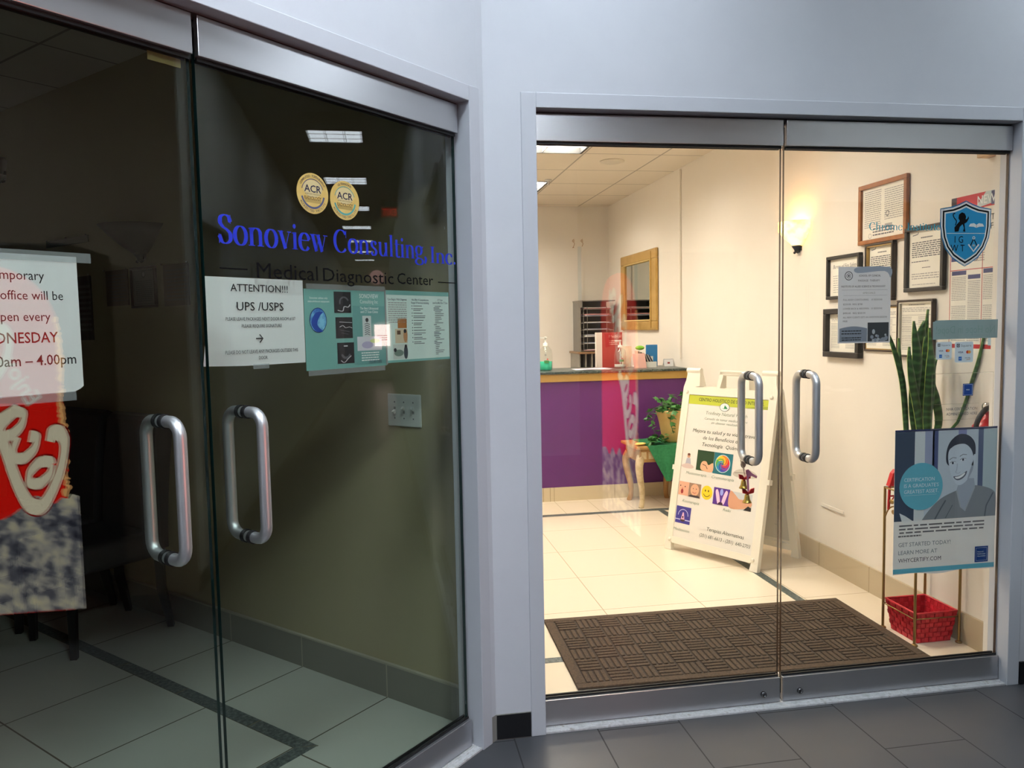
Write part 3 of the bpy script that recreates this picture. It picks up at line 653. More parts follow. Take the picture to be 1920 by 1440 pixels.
# ------------------------------------------------------------------ the unlit room behind the left doors
LEATH = mottled('black leather', [(.3, (34, 34, 38)), (.7, (42, 42, 46))], 60, .34, b=.1)
LEGW = mat('ebony leg', (16, 14, 14), .35)
WU = .106
def cushion(mb, x0, x1, y0, y1, z0, z1, m, r=.03):
    b_ = bmesh.new(); bmesh.ops.create_cube(b_, size=1)
    for v in b_.verts: v.co = Vector(((x0+x1)/2+v.co.x*(x1-x0), (y0+y1)/2+v.co.y*(y1-y0), (z0+z1)/2+v.co.z*(z1-z0)))
    bmesh.ops.bevel(b_, geom=b_.edges[:], offset=r, segments=4, affect='EDGES', profile=.5)
    mb.bm(b_, m, True)
def chair():
    # local: x across, y=0 at the back of the backrest, -y to the front
    t = thing('dining_chair', '', 'chair', (0, 0, 0), 0, 'black leather chairs along the dark wall')
    b = MB(); cushion(b, -.23, .23, -.50, -.02, .36, .49, LEATH, .035); b.build('seat', t)
    b = MB(); P = []
    for k in range(9):
        z = .40+.60*k/8; y = -.05+.055*((k/8)**1.7); P.append((y, z))
    pts = [(p[0]-.05, p[1]) for p in P]+[(P[-1][0]-.03, 1.02), (P[-1][0]+.0, 1.03), (P[-1][0]+.03, 1.015)]+[(p[0]+.035, p[1]) for p in P[::-1]]
    b.slab(pts, -.225, .225, LEATH, X=Matrix(((0, 1, 0, 0), (1, 0, 0, 0), (0, 0, 1, 0), (0, 0, 0, 1))))
    b.build('backrest', t)
    for sx in (-1, 1):
        for fr in (0, 1):
            b = MB(); x = sx*.195
            if fr: b.tube([(x, -.455, .38), (x, -.46, 0)], [.028, .019], LEGW, 4, False)
            else: b.tube([(x, -.05, .40), (x, -.045, .2), (x, -.005, 0)], [.028, .026, .019], LEGW, 4, False)
            b.build('leg', t)
    return t
c0 = chair()
for k, (d, lab) in enumerate(((2.14, 'black leather chair nearest the door handle, first along the dark wall'), (2.68, 'black leather chair half hidden by the red reflection, second along the dark wall'), (3.24, 'black leather chair deepest in the dark room, third along the wall'))):
    c = c0 if k == 0 else copy_tree(c0)
    c.location = lsw(WU-.055, d); c.rotation_euler = (0, 0, LWROT); c['label'] = lab
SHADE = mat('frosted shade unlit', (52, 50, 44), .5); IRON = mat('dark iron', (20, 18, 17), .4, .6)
def sconce(shade_m, loc, rotz, label, r=.185, h=.15, grp=None):
    # half bowl uplight; wall at y=0, -y towards the room
    t = thing('wall_sconce', label, 'wall lamp', loc, rotz, grp)
    b = MB(); prof = [(.02, 0), (.05, .012), (.10, .05), (.15, .10), (r, h), (r-.006, h), (.145, .10), (.095, .052), (.04, .018), (.0, .012)]
    prof = [(p*r/.185, q*h/.15) for p, q in prof]
    b.lathe(prof, shade_m, n=24, a0=180, a1=360); b.build('lamp_shade', t)
    b = MB(); b.lathe([(0, -.035), (.014, -.03), (.02, -.012), (.03, 0), (.034, .01), (0, .01)], IRON, y=-.012, n=16); b.box(-.03, .03, -.012, 0, -.02, .06, IRON); b.ball((-.018, -.02, -.03), .008, IRON); b.ball((.018, -.02, -.03), .008, IRON); b.build('bracket', t)
    return t
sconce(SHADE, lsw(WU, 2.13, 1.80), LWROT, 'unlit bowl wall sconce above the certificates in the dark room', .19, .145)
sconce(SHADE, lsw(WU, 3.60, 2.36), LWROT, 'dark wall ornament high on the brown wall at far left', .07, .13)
def framed(name, loc, rotz, w, h, fm, fw, label, cat, prints, group=None, depth=.016, mat_m=WARMP, tilt=0, extra=None):
    t = thing(name, label, cat, loc, rotz, group)
    b = MB()
    for q in ((-w/2, w/2, h/2-fw, h/2), (-w/2, w/2, -h/2, -h/2+fw), (-w/2, -w/2+fw, -h/2+fw, h/2-fw), (w/2-fw, w/2, -h/2+fw, h/2-fw)): b.bbox(q[0], q[1], -depth, -.001, q[2], q[3], fm, .003)
    f = b.build('frame', t)
    if extra:
        b = MB()
        for q in ((-w/2+fw, w/2-fw, h/2-fw-.005, h/2-fw), (-w/2+fw, w/2-fw, -h/2+fw, -h/2+fw+.005), (-w/2+fw, -w/2+fw+.005, -h/2+fw, h/2-fw), (w/2-fw-.005, w/2-fw, -h/2+fw, h/2-fw)): b.box(q[0], q[1], -depth+.004, -.003, q[2], q[3], extra)
        b.build('inner_lip', f)
    b = MB(); b.box(-w/2+fw*.8, w/2-fw*.8, -.006, -.002, -h/2+fw*.8, h/2-fw*.8, mat_m); c = b.build('certificate', t)
    b = MB(); prints(b, w/2-fw, h/2-fw, -.0066); b.build('lettering', c)
    return t
def cert_dark(b, w, h, y):
    b.ring(0, h*.72, .012, .018, y, INK2); b.disc(0, h*.72, .011, y, INK3)
    for q in ((-w*.9, w*.9, h*.9, h*.93), (-w*.9, w*.9, -h*.93, -h*.9), (-w*.92, -w*.88, -h*.9, h*.9), (w*.88, w*.92, -h*.9, h*.9)): b.rect(*q, y, INK2)
    greek(b, -w*.75, w*.75, h*.4, -h*.8, 11, INK2, 7, y)
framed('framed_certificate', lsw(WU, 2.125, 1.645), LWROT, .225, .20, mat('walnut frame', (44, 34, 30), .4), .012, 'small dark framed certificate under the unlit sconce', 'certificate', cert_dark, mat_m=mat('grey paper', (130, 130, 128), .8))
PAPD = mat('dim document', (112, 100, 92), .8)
def sleeve(d, z, w, h, label, seed, dark=PAPD):
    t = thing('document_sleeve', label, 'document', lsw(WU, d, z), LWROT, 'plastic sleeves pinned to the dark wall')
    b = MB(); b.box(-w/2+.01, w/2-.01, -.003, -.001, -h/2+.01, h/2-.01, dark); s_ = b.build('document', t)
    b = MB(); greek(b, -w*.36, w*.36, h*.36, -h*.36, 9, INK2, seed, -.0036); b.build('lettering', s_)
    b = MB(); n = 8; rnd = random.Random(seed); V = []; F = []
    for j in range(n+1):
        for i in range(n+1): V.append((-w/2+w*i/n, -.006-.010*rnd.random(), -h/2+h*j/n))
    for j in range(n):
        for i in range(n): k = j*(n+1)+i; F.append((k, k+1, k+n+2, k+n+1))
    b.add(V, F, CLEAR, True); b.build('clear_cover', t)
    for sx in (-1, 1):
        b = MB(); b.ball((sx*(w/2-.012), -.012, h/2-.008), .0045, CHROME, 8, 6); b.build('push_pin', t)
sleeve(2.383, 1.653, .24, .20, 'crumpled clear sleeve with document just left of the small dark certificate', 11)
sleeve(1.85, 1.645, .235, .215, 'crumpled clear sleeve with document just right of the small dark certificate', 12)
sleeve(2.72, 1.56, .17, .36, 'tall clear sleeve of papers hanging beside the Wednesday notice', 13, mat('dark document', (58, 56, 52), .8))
b = MB(); b.box(-.235, .235, -.006, 0, -.018, .018, mat('dark green sign', (40, 58, 34), .5))
t = thing('wall_sign', 'thin dark green sign strip on the brown wall left of the sconce', 'sign', lsw(WU, 2.88, 1.925), LWROT); b.build('sign_board', t)
for x in (-.22, 0, .22):
    b = MB(); b.ball((x, -.008, .02), .005, CHROME, 8, 6); b.build('push_pin', t)
# light switch plate
PLAST = mat('white plastic', (216, 218, 212), .35)
t = thing('light_switch', 'white three toggle light switch plate on the side wall', 'light switch', lsw(WU, .411, 1.12), LWROT)
b = MB(); b.bbox(-.082, .082, -.007, 0, -.060, .060, PLAST, .004)
for x in (-.046, 0, .046):
    for z in (-.03, .03): b.disc(x, z, .003, -.0073, INK2, n=12)
    b.rect(x-.005, x+.005, -.012, .012, -.0073, INK3)
b.build('switch_plate', t)
for x, s in ((-.046, 1), (0, -1), (.046, -1)):
    b = MB(); b.slab([(-.0045, -.006), (.0045, -.006), (.0045, .006), (-.0045, .006)], -.020, -.006, PLAST, X=Matrix.Translation((x, 0, 0)) @ Matrix.Rotation(s*.55, 4, 'X')); b.build('toggle', t)

# ------------------------------------------------------------------ things on the lit right doors
GF, GB = 2.6126, 2.6262                                   # outer face and just behind the pane
t = thing('window_lettering', 'small teal serif institute name on the upper right lit door glass', 'lettering', (1.9, GF, 1.745), 0)
b = MB(); serif(b, 'Chrome', -.134, 0, .028, TEALV, -.0002, .134); serif(b, 'Institute', .018, 0, .027, TEALV, -.0002, .137); b.build('institute_name', t)
# shield emblem
def shield(s, top=0):
    H = [(0, .122), (.03, .109), (.06, .099), (.107, .092), (.107, .03), (.100, -.015), (.084, -.055), (.055, -.09), (.026, -.109), (0, -.123)]
    R = [(x*s, z*s) for x, z in H]; return R+[(-x, z) for x, z in R[-2:0:-1]]
t = thing('emblem_sticker', 'blue shield emblem with lion, book and compasses on the lit door glass', 'sticker', (2.16, GF, 1.733), 0)
b = MB(); WV = mat('white vinyl', (214, 216, 212), .6)
for k, (sc, m) in enumerate(((1.0, SHIELDR), (.955, WV), (.90, BLKV), (.84, WV), (.79, mat('shield blue', (24, 132, 178), .55)))): b.flat(shield(sc), -.0003-.0003*k, m)
b.build('shield', t)
b = MB(); y = -.0020
b.rect(-.078, .082, -.0005, .0015, y, WV)
b.flat([(.012, .026), (.018, .036), (.034, .038), (.044, .032), (.054, .038), (.070, .036), (.077, .026), (.056, .025), (.044, .021), (.032, .025)], y, WV); b.stroke([(.044, .022), (.044, .033)], .0015, y-.0003, mat('book ink', (150, 70, 50), .6))
b.flat([(-.046, .006), (-.030, .008), (-.026, .024), (-.014, .034), (-.008, .020), (-.012, .008), (-.002, .006), (-.004, .022), (-.006, .036), (.004, .042), (.012, .056), (.010, .064), (.004, .054), (-.002, .052), (.000, .062), (-.006, .074), (-.018, .078), (-.030, .070), (-.032, .056), (-.026, .046), (-.036, .036), (-.048, .022)], y, BLKV)
b.stroke(cat_rom([(-.044, .03), (-.040, .046), (-.050, .058), (-.054, .070), (-.046, .074)], 5), .004, y, BLKV)
serif_ink = BLKV
for s, x, z in (('I', -.05, -.034), ('G', -.026, -.034), ('W', -.052, -.066), ('T', -.018, -.066)): text(b, s, x+.006, z, .026, serif_ink, y, 'C', sx=.85)
b.stroke([(.034, -.018), (.018, -.052)], .004, y, BLKV); b.stroke([(.034, -.018), (.052, -.052)], .004, y, BLKV); b.ring(.034, -.016, .003, .006, y-.0003, WV)
b.stroke([(.012, -.040), (.034, -.066), (.056, -.040)], .006, y-.0003, WV); b.disc(.034, -.044, .006, y-.0006, mat('seal grey', (150, 160, 160), .6), .004)
b.build('emblem_print', t)
# massage school notice
POST1 = thin_paper('pale blue paper', (232, 233, 236))
t = thing('paper_notice', 'pale blue massage therapy school notice taped inside the lit glass, in front of black frames', 'notice', (1.761, GB+.001, 1.473), 0)
b = MB(); b.box(-.106, .106, 0, .0008, -.139, .141, POST1); b.build('sheet', t)
b = MB(); y = -.0004; PG = mat('notice grey', (150, 154, 164), .8)
b.flat(cat_rom([(-.03, .139), (.1, .139), (.103, .10), (.08, .125), (-.03, .118)], 4, True), y, mat('notice band', (168, 174, 186), .8))
b.ring(-.065, .108, .0135, .0165, y-.0003, INK2); b.ring(-.065, .108, .007, .009, y-.0003, INK2); b.disc(-.065, .108, .004, y-.0003, INK2)
text(b, 'SCHOOL OF CLINICAL', .020, .105, .0075, INK2, y-.0003, 'C', w=.088, bold=.012); text(b, 'MASSAGE  THERAPY', .017, .087, .0075, INK2, y-.0003, 'C', w=.088); text(b, 'INSTITUTE OF ALLIED SCIENCE & TECHNOLOGY', -.005, .066, .0068, INK2, y-.0003, 'C', w=.178, bold=.014)
b.rect(-.092, .092, .056, .057, y, PG); text(b, 'SPECIALS', .018, .042, .0068, INK3, y, 'C', w=.05); b.rect(-.085, .092, .036, .0368, y, PG)
for s, z, w in (('FULL BODY CONTOURING    10 SESSIONS', .0175, .158), ('$250.00  REG $700', .001, .078), ('LOWER BACK & ABDOMEN   10 SESSIONS', -.015, .158), ('$490.00   REG $500.00', -.0315, .09), ('ALL NEW CLIENTS GETS AN ADDITION SESSION', -.047, .178), ('FREE', -.061, .018)): text(b, s, -.086, z, .0066, INK2, y, 'L', w=w)
b.flat([(-.1, -.085)]+[(-.1+.112*i/10, -.085+.008*sin(pi*i/10)) for i in range(11)]+[(.012, -.134), (-.1, -.134)], y, mat('notice block', (142, 148, 160), .8))
for q, z in enumerate((-.094, -.104, -.119, -.127)): greek(b, -.092, -.012, z+.003, z-.003, 1, BLACK, 20+q, y-.0003, .6)
b.rect(.014, .1, -.134, -.064, y, mat('photo dark', (62, 62, 66), .8)); PHL = mat('photo light', (186, 188, 190), .8); rnd = random.Random(2)
for q in range(16): b.disc(.02+.07*rnd.random(), -.13+.022*rnd.random()**2, .004+.004*rnd.random(), y-.0003-.00005*q, rnd.choice((PHL, PG)), n=10)
b.disc(.038, -.098, .006, y-.0006, PHL, .009)
b.build('lettering', t)
# frosted strip seen from behind, mirrored letters
t = thing('window_sign', 'pale frosted strip with faint mirrored letters beneath the shield emblem', 'sign', (2.1825, GB+.0008, 1.376), 0)
b = MB(); b.slab([(-.137, -.036), (.137, -.034), (.138, .036), (-.128, .036), (-.129, .032), (-.138, .030)], 0, .0006, FAINT); b.build('strip', t)
b = MB(); text(b, 'No Hope in Dope!', 0, -.014, .030, mat('faint show-through ink', (140, 168, 160), .8), -.0004, 'C', w=.25, flip=True); b.build('lettering', t)
# card payment stickers
CARD = mat('pale card sticker', (206, 216, 218), .6); VI = mat('card navy', (28, 40, 96), .6)
def cards(x, z, w, h, label):
    t = thing('payment_sticker', label, 'sticker', (x, GF, z), 0, 'card payment stickers on the lit glass')
    b = MB(); r = .006; P = [(sx*(w/2-r)+r*cos(a), sz*(h/2-r)+r*sin(a)) for sx, sz, a0 in ((1, 1, 0), (-1, 1, 90), (-1, -1, 180), (1, -1, 270)) for a in (radians(a0), radians(a0+45), radians(a0+90))]
    b.slab(P, -.0006, -.0001, CARD); b.build('sticker_base', t)
    b = MB(); y = -.0009; k = w/.074
    for q in ((-.030, -.018, .018, .030),): b.rect(q[0]*k, q[1]*k, q[2]*k, q[3]*k, y, BLACK); b.rect((q[0]+.0025)*k, (q[1]-.0025)*k, (q[2]+.0025)*k, (q[3]-.0025)*k, y-.0003, CARD); b.rect(-.026*k, -.022*k, .022*k, .026*k, y-.0006, BLACK)
    text(b, 'Square', -.013*k, .0195*k, .0085*k, mat('square grey', (110, 120, 124), .6), y, w=.042*k); text(b, 'VISA', -.024*k, -.0035*k, .0068*k, VI, y, w=.020*k, shear=.2, bold=.012)
    b.disc(.014*k, 0, .0058*k, y, mat('card red', (206, 60, 44), .6), n=16); b.disc(.021*k, 0, .0058*k, y-.0003, mat('card orange', (228, 150, 60), .6), n=16)
    b.rect(-.022*k, -.009*k, -.030*k, -.016*k, y, mat('card blue', (40, 104, 176), .6)); text(b, 'AMEX', -.0155*k, -.0245*k, .0035*k, CARD, y-.0003, 'C', w=.010*k); text(b, 'DISCOVER', .004*k, -.0225*k, .0036*k, BLACK, y, w=.020*k); b.stroke([(.010*k, -.028*k), (.024*k, -.026*k), (.024*k, -.022*k)], .0015*k, y, mat('card amber', (190, 120, 60), .6))
    b.build('print', t)
cards(2.081, 1.298, .066, .066, 'small card payment sticker, left of two under the frosted strip')
cards(2.166, 1.291, .078, .078, 'larger card payment sticker, right of two under the frosted strip')
NB = mat('association blue', (18, 62, 132), .6)
t = thing('certification_sticker', 'clear sticker with small blue square and certification wording on the lit glass', 'sticker', (2.165, GF, 1.107), 0)
b = MB(); y = -.0006; LN = film(new('sticker outline'), (170, 165, 145), .6)
for q in ((-.131, .131, .104, .1055), (-.131, .131, -.106, -.1045), (-.131, -.1295, -.106, .1055), (.1295, .131, -.106, .1055), (-.12, .07, -.012, -.011), (-.12, .07, -.072, -.071)): b.rect(*q, -.0002, LN)
b.rect(.0, .043, .018, .064, -.0003, NB)
for q in ((.003, .040, .0605, .0613), (.003, .040, .0207, .0215), (.003, .0038, .0207, .0613), (.0392, .040, .0207, .0613)): b.rect(*q, y, WINK)
text(b, 'NHA', .0215, .0385, .005, WINK, y, 'C', bold=.01)
text(b, 'NHA CERTIFICATION', -.068, -.036, .011, INK2, y, w=.131); text(b, 'ADMINISTERED HERE', -.068, -.055, .011, INK2, y, w=.131); b.build('print', t)
# large certification poster with portrait
t = thing('poster', 'large certification poster with smiling woman in scrubs and teal circle inside the lit glass', 'poster', (2.1135, GB+.001, .724), 0)
W2 = .2175; PW = thin_paper('poster white', (236, 238, 238)); PT = mat('poster teal', (106, 188, 206), .7)
def pm(n, c): return mat('poster '+n, tuple(min(250, int(q*1.16)+4) for q in c), .7)
b = MB(); b.slab([(-W2, -.279)]+[(-W2+2*W2*i/12, -.279+.006*sin(i*.9)*sin(pi*i/12)+(.0)) for i in range(1, 12)]+[(W2, -.279), (W2, .278), (-W2, .276)], 0, .001, PW); b.build('sheet', t)
b = MB(); y = -.0004; e = .0003
b.rect(-W2, W2, -.072, .272, y, pm('pale', (176, 182, 188))); b.rect(-W2, W2, .270, .278, y, pm('navy', (34, 42, 84)))
b.rect(-W2, -.135, -.072, .270, y-e, pm('slate', (50, 62, 80))); b.rect(-.135, -.092, -.072, .270, y-e, pm('cloth', (190, 192, 190))); b.rect(-.092, -.052, .06, .270, y-e, pm('lilac', (140, 144, 168))); b.rect(-.060, -.036, .06, .270, y-e, pm('indigo', (70, 78, 116)))
b.rect(.05, .085, .24, .270, y-e, pm('lilac2', (120, 122, 160))); b.rect(.136, .158, .02, .270, y-e, pm('slate2', (74, 84, 112))); b.rect(.158, W2, -.072, .268, y-e, pm('mist', (164, 176, 178)))
SK, SK2, HR, SB, SBD = pm('skin', (184, 190, 197)), pm('skin shade', (148, 154, 164)), pm('hair', (46, 50, 62)), pm('scrubs', (118, 120, 124)), pm('scrubs fold', (80, 82, 90))
b.flat(cat_rom([(-.10, -.072), (-.07, -.035), (-.02, .008), (.045, .035), (.10, .052), (.16, .046), (.205, .028), (.2172, .0), (.2172, -.072)], 5)[:-1]+[(.2172, -.072)], y-2*e, SB)
b.flat([(.045, .035), (.062, -.03), (.085, -.048), (.125, .05), (.12, .08), (.06, .08)], y-3*e, SK2)
b.stroke([(.046, .034), (.064, -.028), (.084, -.044), (.124, .046)], .005, y-4*e, pm('collar', (150, 152, 156)))
b.stroke([(.17, -.072), (.176, -.03), (.205, .02)], .006, y-3*e, SBD); b.stroke([(-.045, -.072), (-.02, -.03), (.0, .0)], .006, y-3*e, SBD); b.stroke([(.0, -.07), (.03, -.02)], .003, y-3*e, SBD)
b.flat(cat_rom([(.008, .135), (-.002, .175), (.012, .222), (.05, .252), (.09, .248), (.118, .222), (.124, .18), (.112, .13), (.07, .12)], 5, True), y-3*e, HR)
b.flat(cat_rom([(.006, .168), (.014, .122), (.024, .090), (.042, .062), (.062, .056), (.088, .072), (.108, .106), (.116, .150), (.106, .190), (.078, .214), (.04, .212), (.014, .198)], 5, True), y-4*e, SK)
b.flat(cat_rom([(.108, .146), (.117, .172), (.125, .168), (.122, .142), (.113, .126)], 4, True), y-5*e, SK)
b.flat(cat_rom([(.09, .075), (.112, .11), (.116, .15), (.104, .12)], 4, True), y-5*e, SK2)
b.flat([(.014, .198), (.04, .215), (.078, .217), (.104, .196), (.11, .20), (.09, .24), (.05, .25), (.02, .225)], y-5*e, HR)
for x, z, a in ((.026, .143, .18), (.070, .154, .30)):
    b.flat([(x+.012*cos(q*pi/6)*cos(a)-.0042*sin(q*pi/6)*sin(a), z+.012*cos(q*pi/6)*sin(a)+.0042*sin(q*pi/6)*cos(a)) for q in range(12)], y-6*e, pm('eye white', (196, 200, 204))); b.disc(x, z, .0045, y-7*e, HR, n=14); b.stroke([(x-.013, z-.0005), (x-.003, z+.006), (x+.013, z+.004)], .003, y-7*e, HR, .001)
    b.stroke([(x-.014, z+.013), (x, z+.021), (x+.016, z+.019)], .0035, y-6*e, HR, .0015)
b.stroke(cat_rom([(.046, .14), (.044, .118), (.040, .106), (.052, .102), (.060, .108)], 4), .0025, y-6*e, SK2, .001)
b.flat(cat_rom([(.030, .090), (.05, .092), (.072, .100), (.088, .110), (.082, .092), (.064, .078), (.044, .076)], 4, True), y-6*e, pm('lip', (90, 92, 102))); b.flat(cat_rom([(.036, .088), (.055, .091), (.080, .103), (.074, .092), (.058, .083), (.044, .081)], 4, True), y-7*e, pm('teeth', (222, 224, 226)))
b.flat([(-.195, -.04), (-.17, -.052), (-.14, -.072), (-.185, -.072)], y-2*e, pm('card white', (196, 198, 196)))
b.disc(-.106, .059, .0915, y-5*e, PT, .091)
b.rect(-W2, W2, -.279+.004, -.257, y, PT)
b.build('portrait_print', t)
b = MB()
for s, z, w in (('CERTIFICATION', .080, .128), ("IS A GRADUATE'S", .057, .146), ('GREATEST ASSET.', .034, .146)): text(b, s, -.178, z, .0145, WINK, y-6*e, w=w)
b.rect(-.178, -.04, .0265, .0272, y-6*e, WINK)
for q in range(4): greek(b, -.198, .17 if q < 3 else -.10, -.086-.0135*q, -.094-.0135*q, 1, INK2, 40+q, y, .7)
text(b, 'GET STARTED TODAY!', -.196, -.171, .0165, mat('slate teal ink', (112, 132, 140), .8), y, w=.222); text(b, 'LEARN MORE AT', -.196, -.202, .0165, mat('slate teal ink', (112, 132, 140), .8), y, w=.165); text(b, 'WHYCERTIFY.COM', -.196, -.232, .0165, NAVY, y, w=.182)
b.rect(.132, .190, -.252, -.190, y-e, NB)
for q in ((.137, .185, -.1965, -.1957), (.137, .185, -.2463, -.2455), (.137, .1378, -.2463, -.1957), (.1842, .185, -.2463, -.1957)): b.rect(*q, y-2*e, WINK)
for q, s in enumerate(('National', 'Healthcareer', 'Association')): text(b, s, .143, -.214-.0085*q, .006, WINK, y-2*e, w=.036 if q else .026)
b.build('lettering', t)
# bells hanging on the handle of the left lit leaf
RIB = mat('pink ribbon', (214, 130, 160), .6); BELL = mat('gold bell', (190, 160, 80), .25, .9)
def bell(x, y, z, label, string=True):
    t = thing('bell', label, 'bell', (x, y, z), 0, 'little bells hanging on the door handle')
    b = MB(); b.lathe([(.0, .022), (.006, .021), (.0095, .012), (.011, 0), (.016, -.010), (.0175, -.013), (.015, -.013), (.009, .0), (.0, .012)], BELL, n=20); b.ball((0, 0, -.013), .004, BELL, 8, 6); b.build('bell_body', t)
    b = MB()
    for s in (-1, 1): b.slab([(0, .024), (s*.010, .040), (s*.024, .044), (s*.022, .026), (s*.006, .022)], -.012, -.006, RED)
    b.ball((0, -.009, .026), .006, RED, 8, 6); b.build('bow', t)
    b = MB(); b.tube([(0, 0, .02), (.002, 0, .06), (1.3065-x, 2.692-y-.0, .907-z)], .0012, mat('pale string', (200, 190, 170), .7), 6); b.build('string', t)
bell(1.333, 2.72, .806, 'small gold bell with red bow, the higher of two on the lit door handle')
bell(1.352, 2.73, .748, 'small gold bell with red bow, the lower of two on the lit door handle')
b = MB(); b.slab([(-.014, .03), (-.004, .034), (.012, .018), (.032, .006), (.030, -.002), (.008, .008), (-.002, .002), (.001, -.05), (-.007, -.05), (-.009, .004)], -.001, .001, RIB)
tag(b.build('ribbon', None, (1.345, 2.70, .835), 0), 'pink ribbon hanging between the two small bells', 'ribbon')

# ------------------------------------------------------------------ door mat
MATM = mottled('brown mat pile', [(.3, (52, 42, 32)), (.7, (92, 74, 56))], 140, .95, b=.6)
MATD = mottled('brown mat groove', [(.3, (44, 36, 28)), (.7, (66, 54, 42))], 140, .95, b=.4)
t = thing('door_mat', 'dark brown ribbed door mat inside the lit glass doors', 'door mat', (1.477, 3.200, 0), radians(-1.2))
b = MB(); b.bbox(-.757, .757, -.362, .362, .0005, .0065, MATD, .003); b.build('backing', t)
b = MB()
for q in ((-.757, .757, -.362, -.325), (-.757, .757, .325, .362), (-.757, -.715, -.325, .325), (.715, .757, -.325, .325)): b.bbox(q[0], q[1], q[2], q[3], .006, .0115, MATM, .003)
b.build('border', t)
b = MB(); CW, CD = 1.43/14, .65/6; nx, ny = 14, 6
for i in range(nx):
    for j in range(ny):
        x0 = -.715+CW*i; y0 = -.325+CD*j
        for r in range(4):
            if (i+j) % 2: b.bbox(x0+.005, x0+CW-.005, y0+r*CD/4+.004, y0+(r+1)*CD/4-.004, .006, .0125, MATM, .003)
            else: b.bbox(x0+r*CW/4+.004, x0+(r+1)*CW/4-.004, y0+.005, y0+CD-.005, .006, .0125, MATM, .004)
b.build('rib_pattern', t)

# ------------------------------------------------------------------ A-frame sign
CREAM = mat('cream plastic', (236, 230, 214), .42); SHEETW = mat('sign sheet', (228, 224, 216), .6); LIME = mat('lime band', (184, 192, 60), .6)
AM = Vector((1.90, 4.325, 0)); AROT = radians(-61.5)
t = thing('sandwich_board', 'cream plastic folding sandwich board with holistic centre advertisement', 'sign', AM, AROT)
TILT = math.atan2(.215, 1.12)
XA = Matrix.Rotation(-TILT, 4, 'X')                        # leans back, base at y=0
XBk = Matrix.Translation((0, .43, 0)) @ Matrix.Rotation(TILT, 4, 'X')
def board(X, back=False):
    b = MB(); d0, d1 = (-.012, .018) if not back else (-.018, .012)
    w = .34; pr = .052
    for sx in (-1, 1):
        b.slab([(sx*(w-pr), .05), (sx*(w-.045), .05), (sx*(w-.055), 0), (sx*w, 0), (sx*w, 1.03), (sx*(w-.014), 1.075), (sx*(w-.02), 1.135), (sx*(w-.115), 1.135), (sx*(w-.125), 1.04), (sx*(w-pr), 1.03)], d0, d1, CREAM, X=X)
    b.slab([(-w+pr, .045), (w-pr, .045), (w-pr, .085), (-w+pr, .085)], d0, d1, CREAM, X=X)
    b.slab([(-w+pr, .985), (w-pr, .985), (w-pr, 1.035), (-w+pr, 1.035)], d0, d1, CREAM, X=X)
    for q in ([(-.09, 1.03), (-.062, 1.03), (-.048, 1.11), (-.055, 1.14), (-.072, 1.135)], [(.15, 1.03), (.122, 1.03), (.108, 1.11), (.115, 1.14), (.132, 1.135)], [(-.072, 1.118), (.132, 1.118), (.132, 1.145), (-.072, 1.145)]): b.slab(q, d0, d1, CREAM, X=X)
    b.box(-w+pr, w-pr, -.002, .004, .08, .99, CREAM, X=X)
    for sx in (-1, 1):
        for z in (.065, 1.0): b.lathe([(0, 0), (.011, 0), (.011, .005), (.006, .008), (0, .008)], CREAM, n=14, X=X @ Matrix.Translation((sx*.305, d0 if not back else d1, z)) @ Matrix.Rotation(pi/2*(1 if not back else -1), 4, 'X'))
        b.box(sx*.345-.008, sx*.345+.008, d0, d1, .50, .53, CREAM, X=X)
    return b
board(XA).build('front_panel', t)
bk = board(XBk, True)
SCUF = mat('scuffed sheet', (204, 200, 188), .6); bk.box(-.285, .285, -.006, -.003, .10, .97, SCUF, X=XBk)
rnd = random.Random(9)
for q in range(14):
    x, z = rnd.uniform(-.25, .25), rnd.uniform(.15, .9); bk.box(x, x+rnd.uniform(.004, .05), -.0066, -.006, z, z+rnd.uniform(.002, .006), INK3, X=XBk)
bk.build('back_panel', t)
for sx in (-1, 1):
    b = MB(); b.tube([(sx*.225, .215, 1.118), (sx*.33, .215, 1.118)], .017, CREAM, 14); b.build('hinge', t)
sh = MB(); sh.box(-.300, .296, -.0075, -.0045, .085, .982, SHEETW); sh.v = [tuple(XA @ Vector(v)) for v in sh.v]; so = sh.build('advert_sheet', t)
b = MB(); y = -.0082; e = .0004
b.rect(-.300, .296, .926, .982, y, LIME); b.flat([(.12, .926), (.296, .926), (.296, .945), (.2, .938)], y-e, mat('olive band', (150, 160, 60), .6))
GI = mat('dark green ink', (52, 66, 50), .7); GI2 = mat('sage ink', (120, 140, 122), .7)
text(b, 'CENTRO HOLISTICO DE SALUD INTEGRAL', -.21, .948, .021, GI, y-2*e, w=.47, bold=.004)
b.disc(-.012, .921, .036, y-2*e, GI, .026); b.disc(-.012, .921, .033, y-3*e, WHITE, .0235); b.flat([(-.034, .911), (-.016, .914), (-.012, .934), (.0, .924), (.012, .911)], y-4*e, mat('leaf green', (46, 140, 90), .6))
for s, z, h, w, m in (('Trinfinity Natural Health', .868, .021, .30, GI2), ('Cansado de tomar medicamentos', .836, .015, .31, GI2), ('sin obtener resultado?', .813, .015, .205, GI2), ('Mejora tu salud y tu vida a trav\u00e9s', .752, .023, .47, GI), ('de los Beneficios de la', .713, .023, .30, GI), ('Tecnolog\u00eda  Qu\u00e1ntica', .672, .023, .30, GI)): text(b, s, .005, z, h, m, y, 'C', w=w, shear=.22)
def pr(n, c): return mat('advert '+n, c, .6)
L1 = b.build('lettering', so)
